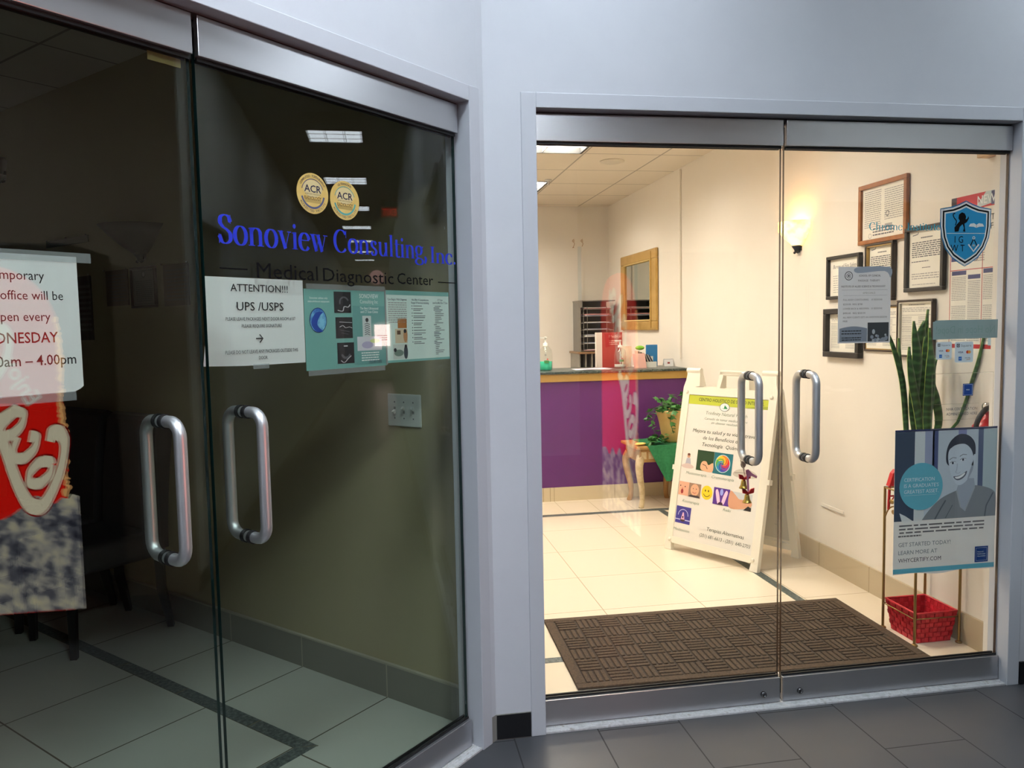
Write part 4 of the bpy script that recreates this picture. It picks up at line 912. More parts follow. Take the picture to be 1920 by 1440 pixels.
# therapy pictures
p = MB()
p.disc(-.236, .598, .012, y, pr('skin', (196, 150, 124))); p.disc(-.236, .608, .011, y-e, pr('hair', (92, 50, 36)), .008); p.flat([(-.25, .585), (-.222, .585), (-.214, .545), (-.258, .545)], y, pr('grey top', (176, 176, 190))); p.flat(cat_rom([(-.285, .534), (-.25, .55), (-.222, .55), (-.188, .534), (-.21, .522), (-.262, .522)], 4, True), y-e, pr('trousers', (208, 186, 180)))
p.rect(-.172, -.046, .520, .645, y, pr('leaf dark', (32, 62, 34))); p.flat(cat_rom([(-.14, .54), (-.13, .575), (-.10, .58), (-.08, .56), (-.048, .575), (-.048, .522), (-.12, .522)], 4, True), y-e, pr('hand skin', (222, 170, 136))); p.stroke([(-.125, .56), (-.10, .555), (-.085, .535)], .004, y-2*e, pr('hair2', (70, 42, 30)))
p.rect(-.045, .090, .516, .645, y, pr('spiral teal', (26, 104, 116))); HU = [(210, 40, 40), (230, 130, 40), (232, 200, 50), (90, 170, 70), (40, 140, 180), (60, 70, 170), (140, 60, 150)]
for q in range(28):
    a = 360/28*q; p.ring(.022, .581, .006, .050, y-e, pr('hue%d' % (q*7//28), HU[q*7//28]), a, a+360/28, 3)
for q in range(7):
    P_ = [(.022+(.008+.042*i/10)*cos(radians(51*q+130*i/10)), .581+(.008+.042*i/10)*sin(radians(51*q+130*i/10))) for i in range(11)]; p.stroke(P_, .008, y-2*e, pr('hue%d' % ((q*1+2) % 7), HU[(q+2) % 7]))
p.ring(.022, .581, .050, .054, y-3*e, pr('ring white', (190, 220, 220)))
p.flat(cat_rom([(.10, .53), (.13, .56), (.20, .57), (.26, .55), (.255, .525), (.15, .515)], 4, True), y, pr('massage', (196, 188, 176))); p.disc(.165, .597, .018, y, pr('dark hair', (60, 46, 44)), .022); p.disc(.225, .612, .016, y-e, pr('towel', (170, 176, 170)), .018); p.stroke([(.11, .54), (.18, .548), (.24, .54)], .004, y-e, pr('line', (140, 130, 120)))
p.rect(-.285, -.208, .350, .435, y, pr('baby pink', (224, 166, 140))); p.disc(-.256, .374, .010, y-e, pr('mouth', (140, 40, 44)), .015); p.disc(-.236, .405, .004, y-e, BLACK); p.disc(-.272, .408, .004, y-e, BLACK); p.disc(-.255, .392, .006, y-e, pr('nose', (200, 130, 110)))
p.rect(-.207, -.115, .349, .435, y, pr('boy ground', (150, 120, 100))); p.disc(-.16, .395, .032, y-e, pr('boy skin', (214, 164, 132)), .036); p.disc(-.172, .402, .003, y-2*e, BLACK); p.disc(-.148, .402, .003, y-2*e, BLACK); p.stroke([(-.175, .380), (-.16, .374), (-.146, .380)], .004, y-2*e, pr('lips', (170, 80, 76))); p.flat([(-.207, .349), (-.115, .349), (-.125, .362), (-.19, .362)], y-2*e, pr('shirt', (60, 50, 56)))
p.disc(-.068, .393, .041, y, pr('smile yellow', (240, 204, 40)), .043); p.disc(-.080, .404, .0035, y-e, BLACK, .007); p.disc(-.057, .404, .0035, y-e, BLACK, .007); p.stroke(arc(-.068, .394, .025, .025, 205, 335, 14), .0035, y-e, BLACK)
p.rect(-.019, .097, .335, .436, y, pr('reiki violet', (84, 44, 140)))
for sx in (-1, 1): p.flat(cat_rom([(.039+sx*.006, .345), (.039+sx*.012, .385), (.039+sx*.030, .425), (.039+sx*.044, .415), (.039+sx*.036, .38), (.039+sx*.022, .342)], 4, True), y-e, pr('glow pink', (236, 196, 226)))
p.disc(.039, .412, .012, y-e, pr('glow blue', (150, 160, 232)), .02); p.flat([(.015, .335), (.06, .335), (.05, .352), (.028, .352)], y-2*e, pr('cuff', (60, 24, 60)))
p.rect(.098, .252, .332, .430, y, pr('healing', (196, 200, 202))); p.flat(cat_rom([(.098, .43), (.098, .335), (.18, .335), (.25, .36), (.24, .395), (.17, .39), (.14, .41)], 4, True), y-e, pr('face tan', (206, 152, 122))); p.flat([(.20, .332), (.252, .332), (.252, .352), (.23, .36)], y-2*e, BLACK)
p.rect(-.283, -.169, .176, .281, y, pr('meditate blue', (60, 54, 140))); p.ring(-.226, .225, .036, .040, y-e, pr('aura', (190, 190, 236)), 0, 180); p.flat([(-.240, .20), (-.212, .20), (-.222, .245), (-.230, .245)], y-2*e, pr('aura pink', (230, 180, 210))); p.disc(-.226, .198, .018, y-2*e, pr('figure', (60, 34, 40)), .010); p.disc(-.226, .216, .006, y-3*e, pr('figure', (60, 34, 40))); p.rect(-.283, -.169, .196, .202, y-e, pr('aura', (190, 190, 236)))
p.v = [tuple(XA @ Vector(v)) for v in p.v]; p.build('picture', so)
q2 = MB()
for s, x, z, w in (('Musicoterapia', -.165, .486, .156), ('Cromoterapia', .033, .486, .160), ('Risoterapia', -.181, .309, .129), ('Reiki', .090, .305, .057), ('Meditaci\u00f3n', -.227, .128, .126)): text(q2, s, x, z, .018, GI2, y, 'C', w=w, shear=.22)
text(q2, 'Terapias Alternativas', .095, .168, .023, GI, y, 'C', w=.264, shear=.15); text(q2, '(201) 681-6613 - (201)  640-2703', .095, .124, .022, GI, y, 'C', w=.36, shear=.15)
q2.v = [tuple(XA @ Vector(v)) for v in q2.v]; q2.build('caption', so)
b = L1
b.data.transform(XA)

# ------------------------------------------------------------------ plant stand, snake plant, basket
t = thing('plant_stand', 'tall brass wire plant stand behind the certification poster', 'plant stand', (2.352, 3.066, 0))
LG = [(-.108, .108), (-.108, -.108), (.105, -.112), (.105, .108)]
for x, y in LG:
    b = MB(); b.tube([(x, y, .004), (x, y, .66)], .006, BRASS, 8); b.lathe([(0, 0), (.014, 0), (.014, .006), (.007, .010), (0, .010)], BRASS, x=x, y=y, n=14); b.build('leg', t)
b = MB()
for z in (.655, .118):
    P = [(x, y, z) for x, y in LG]; P.append(P[0]); b.tube(P, .004 if z > .3 else .0028, BRASS, 6)
for q in range(5): x = -.108+.213*q/4; b.tube([(x, -.11, .655), (x, .108, .655)], .0028, BRASS, 6)
b.build('shelf_rail', t)
b = MB(); b.tube(cat_rom([(-.108, .105, .52), (-.105, .085, .56), (-.105, .05, .58), (-.106, .02, .575)], 5), .0035, BRASS, 6)
for y, z in ((.06, .60), (.045, .555), (.02, .605)): b.ball((-.108, y, z), .016, BRASS, 10, 6, (.25, 1, .7))
b.tube(cat_rom([(-.105, -.11, .52), (-.08, -.11, .57), (-.03, -.11, .585), (.03, -.11, .575), (.1, -.112, .52)], 5), .0035, BRASS, 6); b.build('scroll_ornament', t)
BASKR = mottled('red woven strip', [(.3, (150, 14, 26)), (.7, (196, 30, 44))], 40, .45)
t = thing('basket', 'red woven rectangular basket on the floor inside the plant stand', 'basket', (2.355, 3.068, 0))
bx0, by0, tx0, ty0, hz = .082, .088, .100, .104, .135
b = MB(); n = 9; rows = 6; b.box(-bx0, bx0, -by0, by0, .001, .006, BASKR)
RED2 = mottled('bright red strip', [(.3, (176, 30, 44)), (.7, (214, 52, 62))], 40, .4); PINKG = mat('basket gap', (216, 150, 140), .7)
def bpos(side, a, f):
    w = bx0+(tx0-bx0)*f; d = by0+(ty0-by0)*f
    return [(-w+2*w*a, -d), (w, -d+2*d*a), (w-2*w*a, d), (-w, d-2*d*a)][side]
for side in range(4):
    nrm = [(0, -1), (1, 0), (0, 1), (-1, 0)][side]
    for i in range(n):
        for j in range(rows):
            a0, a1, f0, f1 = i/n+.01, (i+1)/n-.01, j/rows+.02, (j+1)/rows-.02
            o = .0035 if (i+j) % 2 else .0; zz = lambda f: .003+hz*f
            V = []
            for a, f in ((a0, f0), (a1, f0), (a1, f1), (a0, f1)):
                x, y = bpos(side, a, f); V.append((x+nrm[0]*o, y+nrm[1]*o, zz(f)))
            V += [(v[0]-nrm[0]*.004, v[1]-nrm[1]*.004, v[2]) for v in V]
            b.add(V, [(0,1,2,3), (7,6,5,4), (0,4,5,1), (1,5,6,2), (2,6,7,3), (3,7,4,0)], BASKR if (i+j) % 2 else RED2)
    x0, y0 = bpos(side, 0, 0); x1, y1 = bpos(side, 1, 0); x2, y2 = bpos(side, 1, 1); x3, y3 = bpos(side, 0, 1); k = .002
    b.add([(x0-nrm[0]*k, y0-nrm[1]*k, .003), (x1-nrm[0]*k, y1-nrm[1]*k, .003), (x2-nrm[0]*k, y2-nrm[1]*k, .003+hz), (x3-nrm[0]*k, y3-nrm[1]*k, .003+hz)], [(0,1,2,3)], BASKR)
b.build('woven_body', t)
b = MB(); P = [(-tx0, -ty0, hz+.004), (tx0, -ty0, hz+.004), (tx0, ty0, hz+.004), (-tx0, ty0, hz+.004), (-tx0, -ty0, hz+.004)]; b.tube(P, .005, RED2, 8)
b.build('rim', t)
# snake plant
LEAFM = mat('snake plant leaf', (34, 78, 34), .4); v_, c_ = coord(LEAFM); N_, L_ = nt(LEAFM)
w_ = N_.new('ShaderNodeTexWave'); w_.wave_type = 'BANDS'; w_.bands_direction = 'Z'; w_.inputs['Scale'].default_value = 9; w_.inputs['Distortion'].default_value = 9; w_.inputs['Detail'].default_value = 3; L_.new(v_, w_.inputs['Vector'])
L_.new(ramp(LEAFM, w_.outputs['Fac'], [(.2, (32, 68, 32)), (.6, (40, 82, 38)), (.95, (62, 102, 54))]), bs(LEAFM).inputs['Base Color'])
LEAFE = mat('snake plant edge', (140, 160, 70), .45)
t = thing('snake_plant', 'tall snake plant with upright mottled leaves rising above the certification poster', 'plant', (2.352, 3.066, .656))
b = MB(); b.lathe([(0, .004), (.062, .004), (.068, .02), (.086, .13), (.092, .135), (.092, .15), (.080, .15), (.078, .14), (0, .14)], mat('terracotta', (150, 84, 54), .7), n=28); b.build('pot', t)
b = MB(); b.lathe([(0, .139), (.079, .139)], mat('soil', (46, 34, 26), .95), n=20); b.build('soil', t)
LV = [  # leaf centre line in world x,z at depth y, with widths
 (3.02, [(2.318, .80, .016), (2.292, 1.0, .030), (2.262, 1.14, .030), (2.245, 1.24, .018), (2.240, 1.30, .004)]),
 (3.06, [(2.330, .80, .020), (2.300, 1.00, .036), (2.302, 1.12, .042), (2.312, 1.24, .040), (2.300, 1.34, .026), (2.289, 1.41, .003)]),
 (3.00, [(2.335, .80, .020), (2.322, .98, .036), (2.330, 1.12, .042), (2.332, 1.22, .036), (2.330, 1.29, .020), (2.318, 1.38, .003)]),
 (3.09, [(2.345, .80, .016), (2.352, 1.00, .030), (2.368, 1.10, .034), (2.374, 1.2, .030), (2.372, 1.3, .018), (2.37, 1.34, .003)]),
 (3.12, [(2.350, .80, .018), (2.362, .99, .032), (2.352, 1.12, .044), (2.362, 1.24, .052), (2.374, 1.34, .044), (2.385, 1.41, .004)]),
 (3.05, [(2.365, .80, .016), (2.415, .95, .030), (2.40, 1.06, .034), (2.378, 1.13, .030), (2.385, 1.20, .016), (2.398, 1.25, .003)]),
 (3.03, [(2.375, .80, .012), (2.462, .94, .014), (2.51, 1.04, .026), (2.545, 1.14, .034), (2.578, 1.24, .030), (2.598, 1.34, .003)]),
 (3.10, [(2.300, .80, .014), (2.288, 1.0, .022), (2.268, 1.16, .024), (2.222, 1.30, .016), (2.185, 1.375, .003)]),
 (3.13, [(2.325, .80, .014), (2.308, 1.05, .022), (2.282, 1.2, .018), (2.268, 1.335, .003)]),
 (3.14, [(2.335, .80, .014), (2.395, 1.0, .02), (2.41, 1.2, .022), (2.414, 1.36, .018), (2.418, 1.46, .003)])]
for yy, Pn in LV:
    b = MB(); C_ = [(x, z, w*1.22) for x, z, w in cat_rom(Pn, 5)]; V = []
    for k, (x, z, w) in enumerate(C_):
        a = C_[max(k-1, 0)]; c = C_[min(k+1, len(C_)-1)]; dx, dz = c[0]-a[0], c[1]-a[1]; l = math.hypot(dx, dz); nx, nz = -dz/l, dx/l
        for s, dy in ((-1, .004), (-.5, -.004), (0, -.007), (.5, -.004), (1, .004)): V.append((min(x+nx*w/2*s, 2.474) - 2.352 if x < 2.46 else min(x, 2.472)-2.352+nx*w/2*s*.3, yy-3.066+dy-(max(0, x-2.455)*1.1), z+nz*w/2*s-.656))
        for s, dy in ((.5, .001), (0, -.001), (-.5, .001)): pass
    n = len(C_); F = [(5*i+j, 5*i+j+1, 5*i+5+j+1, 5*i+5+j) for i in range(n-1) for j in range(4)]
    V2 = [(x, y+.003, z) for x, y, z in V]
    b.add(V, F, LEAFM, True); b.add(V2, [f[::-1] for f in F], LEAFM, True)
    for j in (0, 4): b.add([V[5*i+j] for i in range(n)]+[V2[5*i+j] for i in range(n)], [(i, i+1, n+i+1, n+i) for i in range(n-1)], LEAFE, True)
    b.build('leaf', t)
# little red ornament on the stand
t = thing('ornament', 'small red painted ornament with sloping top at the left of the plant stand', 'ornament', (2.262, 3.15, .56))
b = MB(); b.slab([(-.022, .108), (-.004, .165), (.012, .182), (.03, .165), (.046, .108)], -.012, .012, RED); b.build('roof', t)
for x0, x1 in ((-.012, -.016), (.034, .036)):
    b = MB(); b.tube([(x0, 0, .11), (x1, 0, .0)], .006, RED, 8); b.build('post', t)
b = MB(); b.tube([(-.014, 0, .06), (.034, 0, .06)], .004, RED, 8); b.tube([(-.014, 0, .02), (.034, 0, .09)], .003, RED, 8); b.build('crossbar', t)

# ------------------------------------------------------------------ right wall
def wpt(y, z): return (XW-.0005, y, z)
GLOW = bpy.data.materials.new('lit alabaster shade'); GLOW.use_nodes = True
N_, L_ = nt(GLOW); v_, c_ = coord(GLOW); b_ = bs(GLOW); b_.inputs['Base Color'].default_value = rgb(240, 200, 140); b_.inputs['Roughness'].default_value = .4
f_ = noise(GLOW, v_, 9, 3); L_.new(ramp(GLOW, f_, [(.35, (255, 150, 50)), (.62, (255, 205, 120))]), b_.inputs['Emission Color']); b_.inputs['Emission Strength'].default_value = SCONCE_LIGHT*.34
t = sconce(GLOW, (XW, 4.345, 1.858), WROT, 'lit glowing alabaster bowl sconce on the reception wall', .150, .150)
b = MB(); b.ball((0, -.055, .10), .04, emis('lamp bulb', (255, 196, 110), SCONCE_LIGHT*5), 16, 10, (1, 1, 1.1)); b.build('bulb', t)
FB = mat('black frame', (30, 27, 26), .35); FWD = mottled('oak frame', [(.3, (126, 74, 34)), (.7, (154, 98, 50))], 20, .4); FGD = mat('gold lip', (168, 140, 84), .35, .5); FBR = mat('dark brown frame', (52, 38, 30), .4)
def c_two(b, w, h, y):
    greek(b, -w*.9, -w*.1, h*.9, -h*.55, 18, INK3, 3, y); greek(b, w*.05, w*.92, h*.85, -h*.35, 15, INK3, 4, y); b.ring(w*.2, -h*.1, .010, .014, y, INK2); b.rect(w*.08, w*.42, -h*.62, -h*.48, y, INK3); greek(b, -w*.5, w*.5, -h*.55, -h*.9, 3, INK2, 6, y); b.ring(-w*.62, -h*.86, .010, .013, y, INK3)
def c_let(s1):
    def f(b, w, h, y):
        b.stroke(cat_rom([(-w*.8, h*.85), (-w*.5, h*.88), (-w*.45, h*.95)], 4), .004, y, INK2); greek(b, -w*.3, w*.4, h*.78, h*.70, 1, INK2, s1, y, .5); greek(b, -w*.85, w*.85, h*.62, h*.05, 8, INK2, s1+1, y, .5); greek(b, -w*.85, w*.2, -h*.05, -h*.12, 1, INK2, s1+2, y); greek(b, -w*.2, w*.3, -h*.28, -h*.34, 1, INK2, s1+3, y); greek(b, -w*.85, w*.8, -h*.48, -h*.72, 3, INK3, s1+4, y); greek(b, -w*.8, w*.6, -h*.86, -h*.92, 1, INK3, s1+5, y)
    return f
def c_script(b, w, h, y):
    text(b, 'Bureau of Fire Safety', 0, h*.5, .022, INK2, y, 'C', w=w*1.6, shear=.3); greek(b, -w*.8, w*.8, h*.15, -h*.85, 8, INK3, 31, y, .3)
def c_tab(b, w, h, y):
    greek(b, -w*.5, w*.5, h*.92, h*.86, 1, INK2, 50, y); greek(b, -w*.9, w*.9, h*.80, h*.62, 3, INK3, 51, y)
    for k in range(4): b.rect(-w*.9, w*.9, h*(.5-.34*k), h*(.5-.34*k)+.0015, y, INK2); greek(b, -w*.9, -w*.3, h*(.46-.34*k), h*(.2-.34*k), 4, INK3, 52+k, y); greek(b, w*.1, w*.7, h*(.46-.34*k), h*(.2-.34*k), 4, INK3, 60+k, y)
framed('framed_certificate', wpt(3.548, 1.954), WROT, .378, .302, FWD, .022, 'large oak framed licence, topmost of the frames on the reception wall', 'certificate', c_two, depth=.02)
framed('framed_certificate', wpt(3.868, 1.652), WROT, .305, .236, FB, .018, 'black framed fire safety certificate at far left, partly behind the pale blue notice', 'certificate', c_script, depth=.024)
framed('framed_certificate', wpt(3.557, 1.657), WROT, .222, .290, FBR, .012, 'narrow brown and gold framed letter below the oak frame', 'certificate', c_let(70), extra=FGD, depth=.026)
framed('framed_certificate', wpt(3.236, 1.695), WROT, .262, .300, FB, .019, 'black framed letter between the oak frame and the labour poster', 'certificate', c_let(80), depth=.022)
framed('framed_certificate', wpt(3.868, 1.350), WROT, .330, .266, FB, .030, 'thick black framed certificate at lower left under the pale blue notice', 'certificate', c_tab, depth=.032)
framed('framed_certificate', wpt(3.550, 1.374), WROT, .268, .232, FBR, .010, 'thin brown framed sheet behind the lower part of the pale blue notice', 'certificate', c_tab, extra=FGD, depth=.012)
framed('framed_certificate', wpt(3.289, 1.374), WROT, .250, .272, FBR, .011, 'brown framed printed table behind the snake plant tips', 'certificate', c_tab, extra=WARMP, depth=.022)
# labour law poster
t = thing('poster', 'tall labour law poster with red heading at the right end of the wall', 'poster', wpt(2.885, 1.604), WROT)
b = MB(); b.box(-.196, .18, -.002, 0, -.336, .334, WARMP); b.build('sheet', t)
b = MB(); y = -.0026; PRD = mat('poster red', (176, 40, 44), .7); PBL = mat('poster blue', (64, 66, 104), .7)
b.rect(-.196, .18, .272, .334, y, PRD); b.flat([(-.06, .272), (.18, .30), (.18, .334), (.0, .334)], y-.0003, mat('poster mist', (190, 186, 190), .7)); b.rect(.03, .18, .276, .332, y-.0006, PBL); b.rect(-.196, -.165, .285, .334, y-.0006, mat('poster dark', (60, 50, 60), .7)); text(b, 'NEW', -.045, .287, .036, WINK, y-.0009, w=.10, bold=.01)
for x in (-.196, -.012, .085): b.rect(x, x+.003, -.3, .272, y, PRD)
b.rect(-.196, .18, -.315, -.297, y, PRD); b.rect(-.196, .18, .02, .023, y, PRD)
text(b, 'The Fair', .03, .215, .026, BLACK, y, w=.12); text(b, 'Family', .03, .178, .026, BLACK, y, w=.09)
greek(b, -.18, -.03, .2, .14, 4, INK3, 91, y); greek(b, .095, .17, .16, .03, 14, INK2, 92, y); greek(b, -.06, .0, .05+.08, .05, 8, INK3, 93, y)
for x0, x1, z in ((-.185, -.1, .0), (-.09, -.02, -.02), (-.004, .08, .0), (.095, .17, .06)): b.rect(x0, x1, z-.0, z+.018, y, PBL); greek(b, x0, x1, z-.006, z-.11, 14, INK3, int(abs(x0)*1000), y)
for x0, x1 in ((-.185, -.1), (-.09, -.02), (-.004, .08), (.095, .17)): greek(b, x0, x1, -.13, -.285, 20, INK3, int(abs(x0)*999)+3, y)
b.ring(-.09, .07, .012, .016, y, INK2); b.ring(-.05, .07, .012, .016, y, INK2); b.rect(-.19, -.12, .06, .085, y, PBL)
b.rect(.03, .08, -.30, -.25, y-.0003, mat('poster sky', (150, 180, 200), .7)); b.build('lettering', t)
# gold framed mirror
GOLDF = mottled('antique gold', [(.3, (170, 136, 72)), (.7, (190, 156, 92))], 12, .42, .35); BEAD = mat('gold bead', (210, 184, 124), .4, .4)
MIR = mat('mirror glass', (206, 214, 208), .03, 1)
t = thing('wall_mirror', 'gold framed wall mirror with beaded inner edge above the reception desk', 'mirror', wpt(7.262, 1.732), WROT)
W_, H_ = .522, .372
b = MB()
for q in ((-W_, W_, H_-.09, H_), (-W_, W_, -H_, -H_+.085), (-W_, -W_+.115, -H_+.085, H_-.09), (W_-.150, W_, -H_+.085, H_-.09)): b.bbox(q[0], q[1], -.028, -.001, q[2], q[3], GOLDF, .008)
b.bbox(W_-.145, W_-.12, -.036, -.02, -H_+.02, H_-.02, GOLDF, .004); b.build('frame', t)
b = MB(); b.box(-W_+.10, W_-.13, -.012, -.004, -H_+.075, H_-.08, MIR); b.build('mirror_pane', t)
b = MB()
n = 26
for i in range(n):
    x = -W_+.122+(2*W_-.28)*i/(n-1); b.ball((x, -.024, H_-.097), .009, BEAD, 6, 4); b.ball((x, -.024, -H_+.092), .009, BEAD, 6, 4)
for i in range(18):
    z = -H_+.10+(2*H_-.205)*i/17; b.ball((W_-.157, -.024, z), .009, BEAD, 6, 4)
b.build('beading', t)
# raceway, vent, chime, extinguisher
b = MB(); b.bbox(-.011, .011, -.016, 0, 0, 1.56, WALLR, .003); tag(b.build('cable_cover', None, wpt(6.205, 1.125), WROT), 'slim white upright cable cover on the wall beside the mirror', 'cable cover')
b = MB(); b.bbox(-.11, .11, -.007, 0, -.008, .010, WALLR, .002); b.box(-.11, .11, -.008, -.006, -.009, -.007, INK3); tag(b.build('wall_plate', None, wpt(3.963, .362), WROT), 'thin cream plate low on the wall right of the sandwich board', 'wall plate')
b = MB(); b.bbox(-.035, .035, -.05, 0, -.03, .03, mat('beige plastic', (196, 164, 128), .5), .004); tag(b.build('door_chime', None, wpt(2.852, 2.10), WROT), 'small beige box high on the wall at the top right of the lit door', 'wall box')
ER = mat('extinguisher red', (170, 20, 26), .3)
t = thing('fire_extinguisher', 'red fire extinguisher with paper tag at the right edge of the lit glass', 'fire extinguisher', (2.416, 2.775, .635))
b = MB(); b.lathe([(0, 0), (.055, 0), (.062, .01), (.062, .30), (.055, .345), (.03, .37), (.018, .38), (.018, .40), (0, .40)], ER, n=28); b.build('cylinder', t)
b = MB(); b.lathe([(0, .40), (.022, .40), (.022, .43), (.012, .44), (0, .44)], CHROME, n=18); b.ball((-.02, -.01, .425), .018, CHROME, 14, 8, (.5, 1, 1)); b.build('valve', t)
b = MB(); b.tube(cat_rom([(-.01, -.02, .425), (-.05, -.035, .41), (-.075, -.03, .36), (-.078, -.02, .25), (-.074, -.02, .12)], 6), .010, BLACKR, 10); b.build('hose', t)
b = MB(); b.slab([(-.068, .28), (-.04, .27), (.002, .40), (-.014, .415)], -.068, -.066, WARMP); greek(b, -.05, -.025, .36, .30, 5, INK2, 5, -.0686); b.build('inspection_tag', t)

# ------------------------------------------------------------------ reception desk and what stands on it
DY, DZ = 6.07, 1.05
PURP = mottled('purple paint', [(.3, (84, 34, 100)), (.7, (94, 40, 110))], 3, .5)
t = thing('reception_desk', 'purple reception desk with dark granite top and gold band', 'reception desk', (1.41, DY, 0))
b = MB(); b.box(-1.055, 1.068, .01, .45, .112, .97, PURP); b.build('front_panel', t)
b = MB(); b.bbox(-1.055, 1.068, -.004, .46, .968, 1.031, mat('gold band', (188, 152, 82), .5, .1), .004); b.build('gold_band', t)
b = MB(); b.bbox(-1.057, 1.069, -.03, .50, 1.031, 1.052, GRANITE, .005); b.build('countertop', t)
BASED2 = tiles('beige desk tile', (196, 182, 152), (201, 187, 158), (150, 134, 104), .508, -.07, .9, .3, .004, .3, 2)
b = MB(); b.box(-1.055, 1.068, 0, .45, 0, .112, BASED2)
for x in (-.16, -.105): b.box(x, x+.004, -.0006, .0, .0, .112, mat('desk grout', (150, 134, 104), .8))
b.build('tile_base', t)
def sanitizer(x, y, z, label, level, liq, h=.235, r=.055, clear=True):
    t = thing('pump_bottle', label, 'bottle', (x, y, z))
    BP = glass_mat('bottle plastic', (.93, .95, .94), .04) if 'bottle plastic' not in bpy.data.materials else bpy.data.materials['bottle plastic']
    b = MB(); b.lathe([(r*.9, 0), (r, .008), (r, h*.62), (r*.85, h*.74), (r*.35, h*.86), (r*.3, h*.93)], BP, n=24); b.build('bottle_body', t)
    b = MB(); b.lathe([(0, .003), (r*.88, .003), (r*.95, .012), (r*.95, level), (0, level)], liq, n=24); b.build('liquid', t)
    b = MB(); b.lathe([(r*.36, h*.86), (r*.36, h*.95), (r*.15, h*.97), (r*.15, h*1.12), (r*.25, h*1.13), (r*.25, h*1.17), (0, h*1.18)], PLAST, n=16); b.box(-r*.9, 0, -.009, .009, h*1.12, h*1.17, PLAST); b.tube([(0, 0, h*.86), (0, 0, .02)], .003, PLAST, 6); b.build('pump_head', t)
    b = MB(); b.rect(-.024, .016, h*.27, h*.36, -r*1.02, mat('green label', (60, 130, 70), .6)); b.disc(-.012, h*.55, .008, -r*1.02, INK3); b.disc(.004, h*.40, .007, -r*1.02, mat('leaf label red', (190, 90, 80), .6)); b.build('label', t)
GEL = mat('green gel', (40, 190, 150), .1); GEL2 = mat('pale gel', (200, 214, 206), .1)
sanitizer(1.325, 6.25, 1.053, 'clear sanitizer pump bottle with green gel at the left end of the desk', .075, GEL)
sanitizer(1.985, 6.33, 1.053, 'clear sanitizer pump bottle in the middle of the desk beside the red folder', .03, GEL2, .20, .05)
RP = mat('brochure red', (146, 58, 52), .6); PINKP = mat('pink card', (224, 176, 166), .7)
t = thing('paper_stack', 'few loose white sheets lying near the left of the desk', 'papers', (1.70, 6.24, 1.053), radians(4))
for k in range(4):
    b = MB(); a = radians(k*5-6); b.box(-.14+.012*k, .13+.012*k, -.09, .10, .001*k+.0005, .001*k+.0012, WHITE if k < 3 else mat('lilac sheet', (206, 186, 200), .7), X=Matrix.Rotation(a, 4, 'Z')); b.build('sheet', t)
t = thing('folder', 'upright red and white folder standing on the reception desk', 'folder', (1.93, 6.47, 1.053), radians(2))
b = MB(); b.box(-.115, -.062, -.004, .03, 0, .30, mat('folder white', (220, 206, 196), .7)); b.build('spine', t)
b = MB(); b.box(-.06, .12, .0, .02, 0, .30, RP); b.build('cover', t)
b = MB(); b.flat([(-.04, .29), (.03, .29), (.01, .18), (-.03, .17)], -.0006, mat('folder dark red', (140, 26, 30), .6)); text(b, 'Medical', .055, .255, .024, PINKP, -.0006, 'C', w=.11); greek(b, .0, .11, .235, .19, 3, PINKP, 8, -.0006); b.build('print', t)
t = thing('card_holder', 'clear holder packed with fanned brochures on the reception desk', 'brochure holder', (2.19, 6.30, 1.053), radians(-6))
b = MB(); b.box(-.10, .09, -.05, .07, 0, .012, PLAST); b.box(-.04, .09, -.056, -.05, .0, .05, PLAST); b.box(-.10, .09, .07, .076, 0, .09, PLAST); b.build('tray', t)
cols = [(222, 178, 160), (120, 96, 84), (196, 170, 140), (70, 66, 70), (180, 150, 120), (60, 60, 74), (206, 196, 180), (52, 56, 70), (190, 190, 196), (40, 46, 66)]
for k, c in enumerate(cols):
    b = MB(); X = Matrix.Translation((-.055+.015*k, 0, .013)) @ Matrix.Rotation(radians(8-2.5*k-14), 4, 'Y'); b.box(-.0025, .0025, -.045, .066, 0, .13-.003*k, mat('fanned brochure %d' % k, c, .6), X=X); b.build('brochure', t)
b = MB(); b.box(-.06, .06, -.001, .001, 0, .125, PINKP, X=Matrix.Rotation(radians(-14), 4, 'X')); tag(b.build('card', None, (2.12, 6.20, 1.053), radians(14)), 'pale pink card leaning on the fanned brochures', 'card')
b = MB(); b.box(-.05, .05, -.001, .001, 0, .18, mat('cream card', (226, 206, 180), .7), X=Matrix.Rotation(radians(-8), 4, 'X')); tag(b.build('card', None, (2.075, 6.41, 1.053), radians(8)), 'cream card standing behind the pump bottle', 'card')
b = MB(); b.bbox(-.05, .05, -.012, .012, 0, .185, mat('blue binder', (40, 118, 176), .5), .004); tag(b.build('binder', None, (2.315, 6.475, 1.053), radians(-3)), 'blue binder standing upright behind the brochures', 'binder')
b = MB(); b.ball((0, 0, .02), .035, mat('lime green plush', (120, 180, 50), .6), 12, 8, (1.2, .8, .55)); tag(b.build('green_ornament', None, (2.19, 6.42, 1.195), 0), 'small lime green item on top of the brochures', 'ornament')
b = MB(); b.box(-.042, .042, -.0008, .0008, 0, .058, WHITE, X=Matrix.Rotation(radians(-18), 4, 'X')); b.box(-.042, .042, .034, .0356, 0, .056, WHITE, X=Matrix.Translation((0, .002, 0)) @ Matrix.Rotation(radians(18), 4, 'X'))
t = thing('tent_card', 'small folded white tent card at the right end of the desk', 'card', (2.43, 6.36, 1.053)); b.build('folded_card', t)
b = MB(); b.rect(-.012, .010, .022, .036, .0055, RP); b.build('print', t)
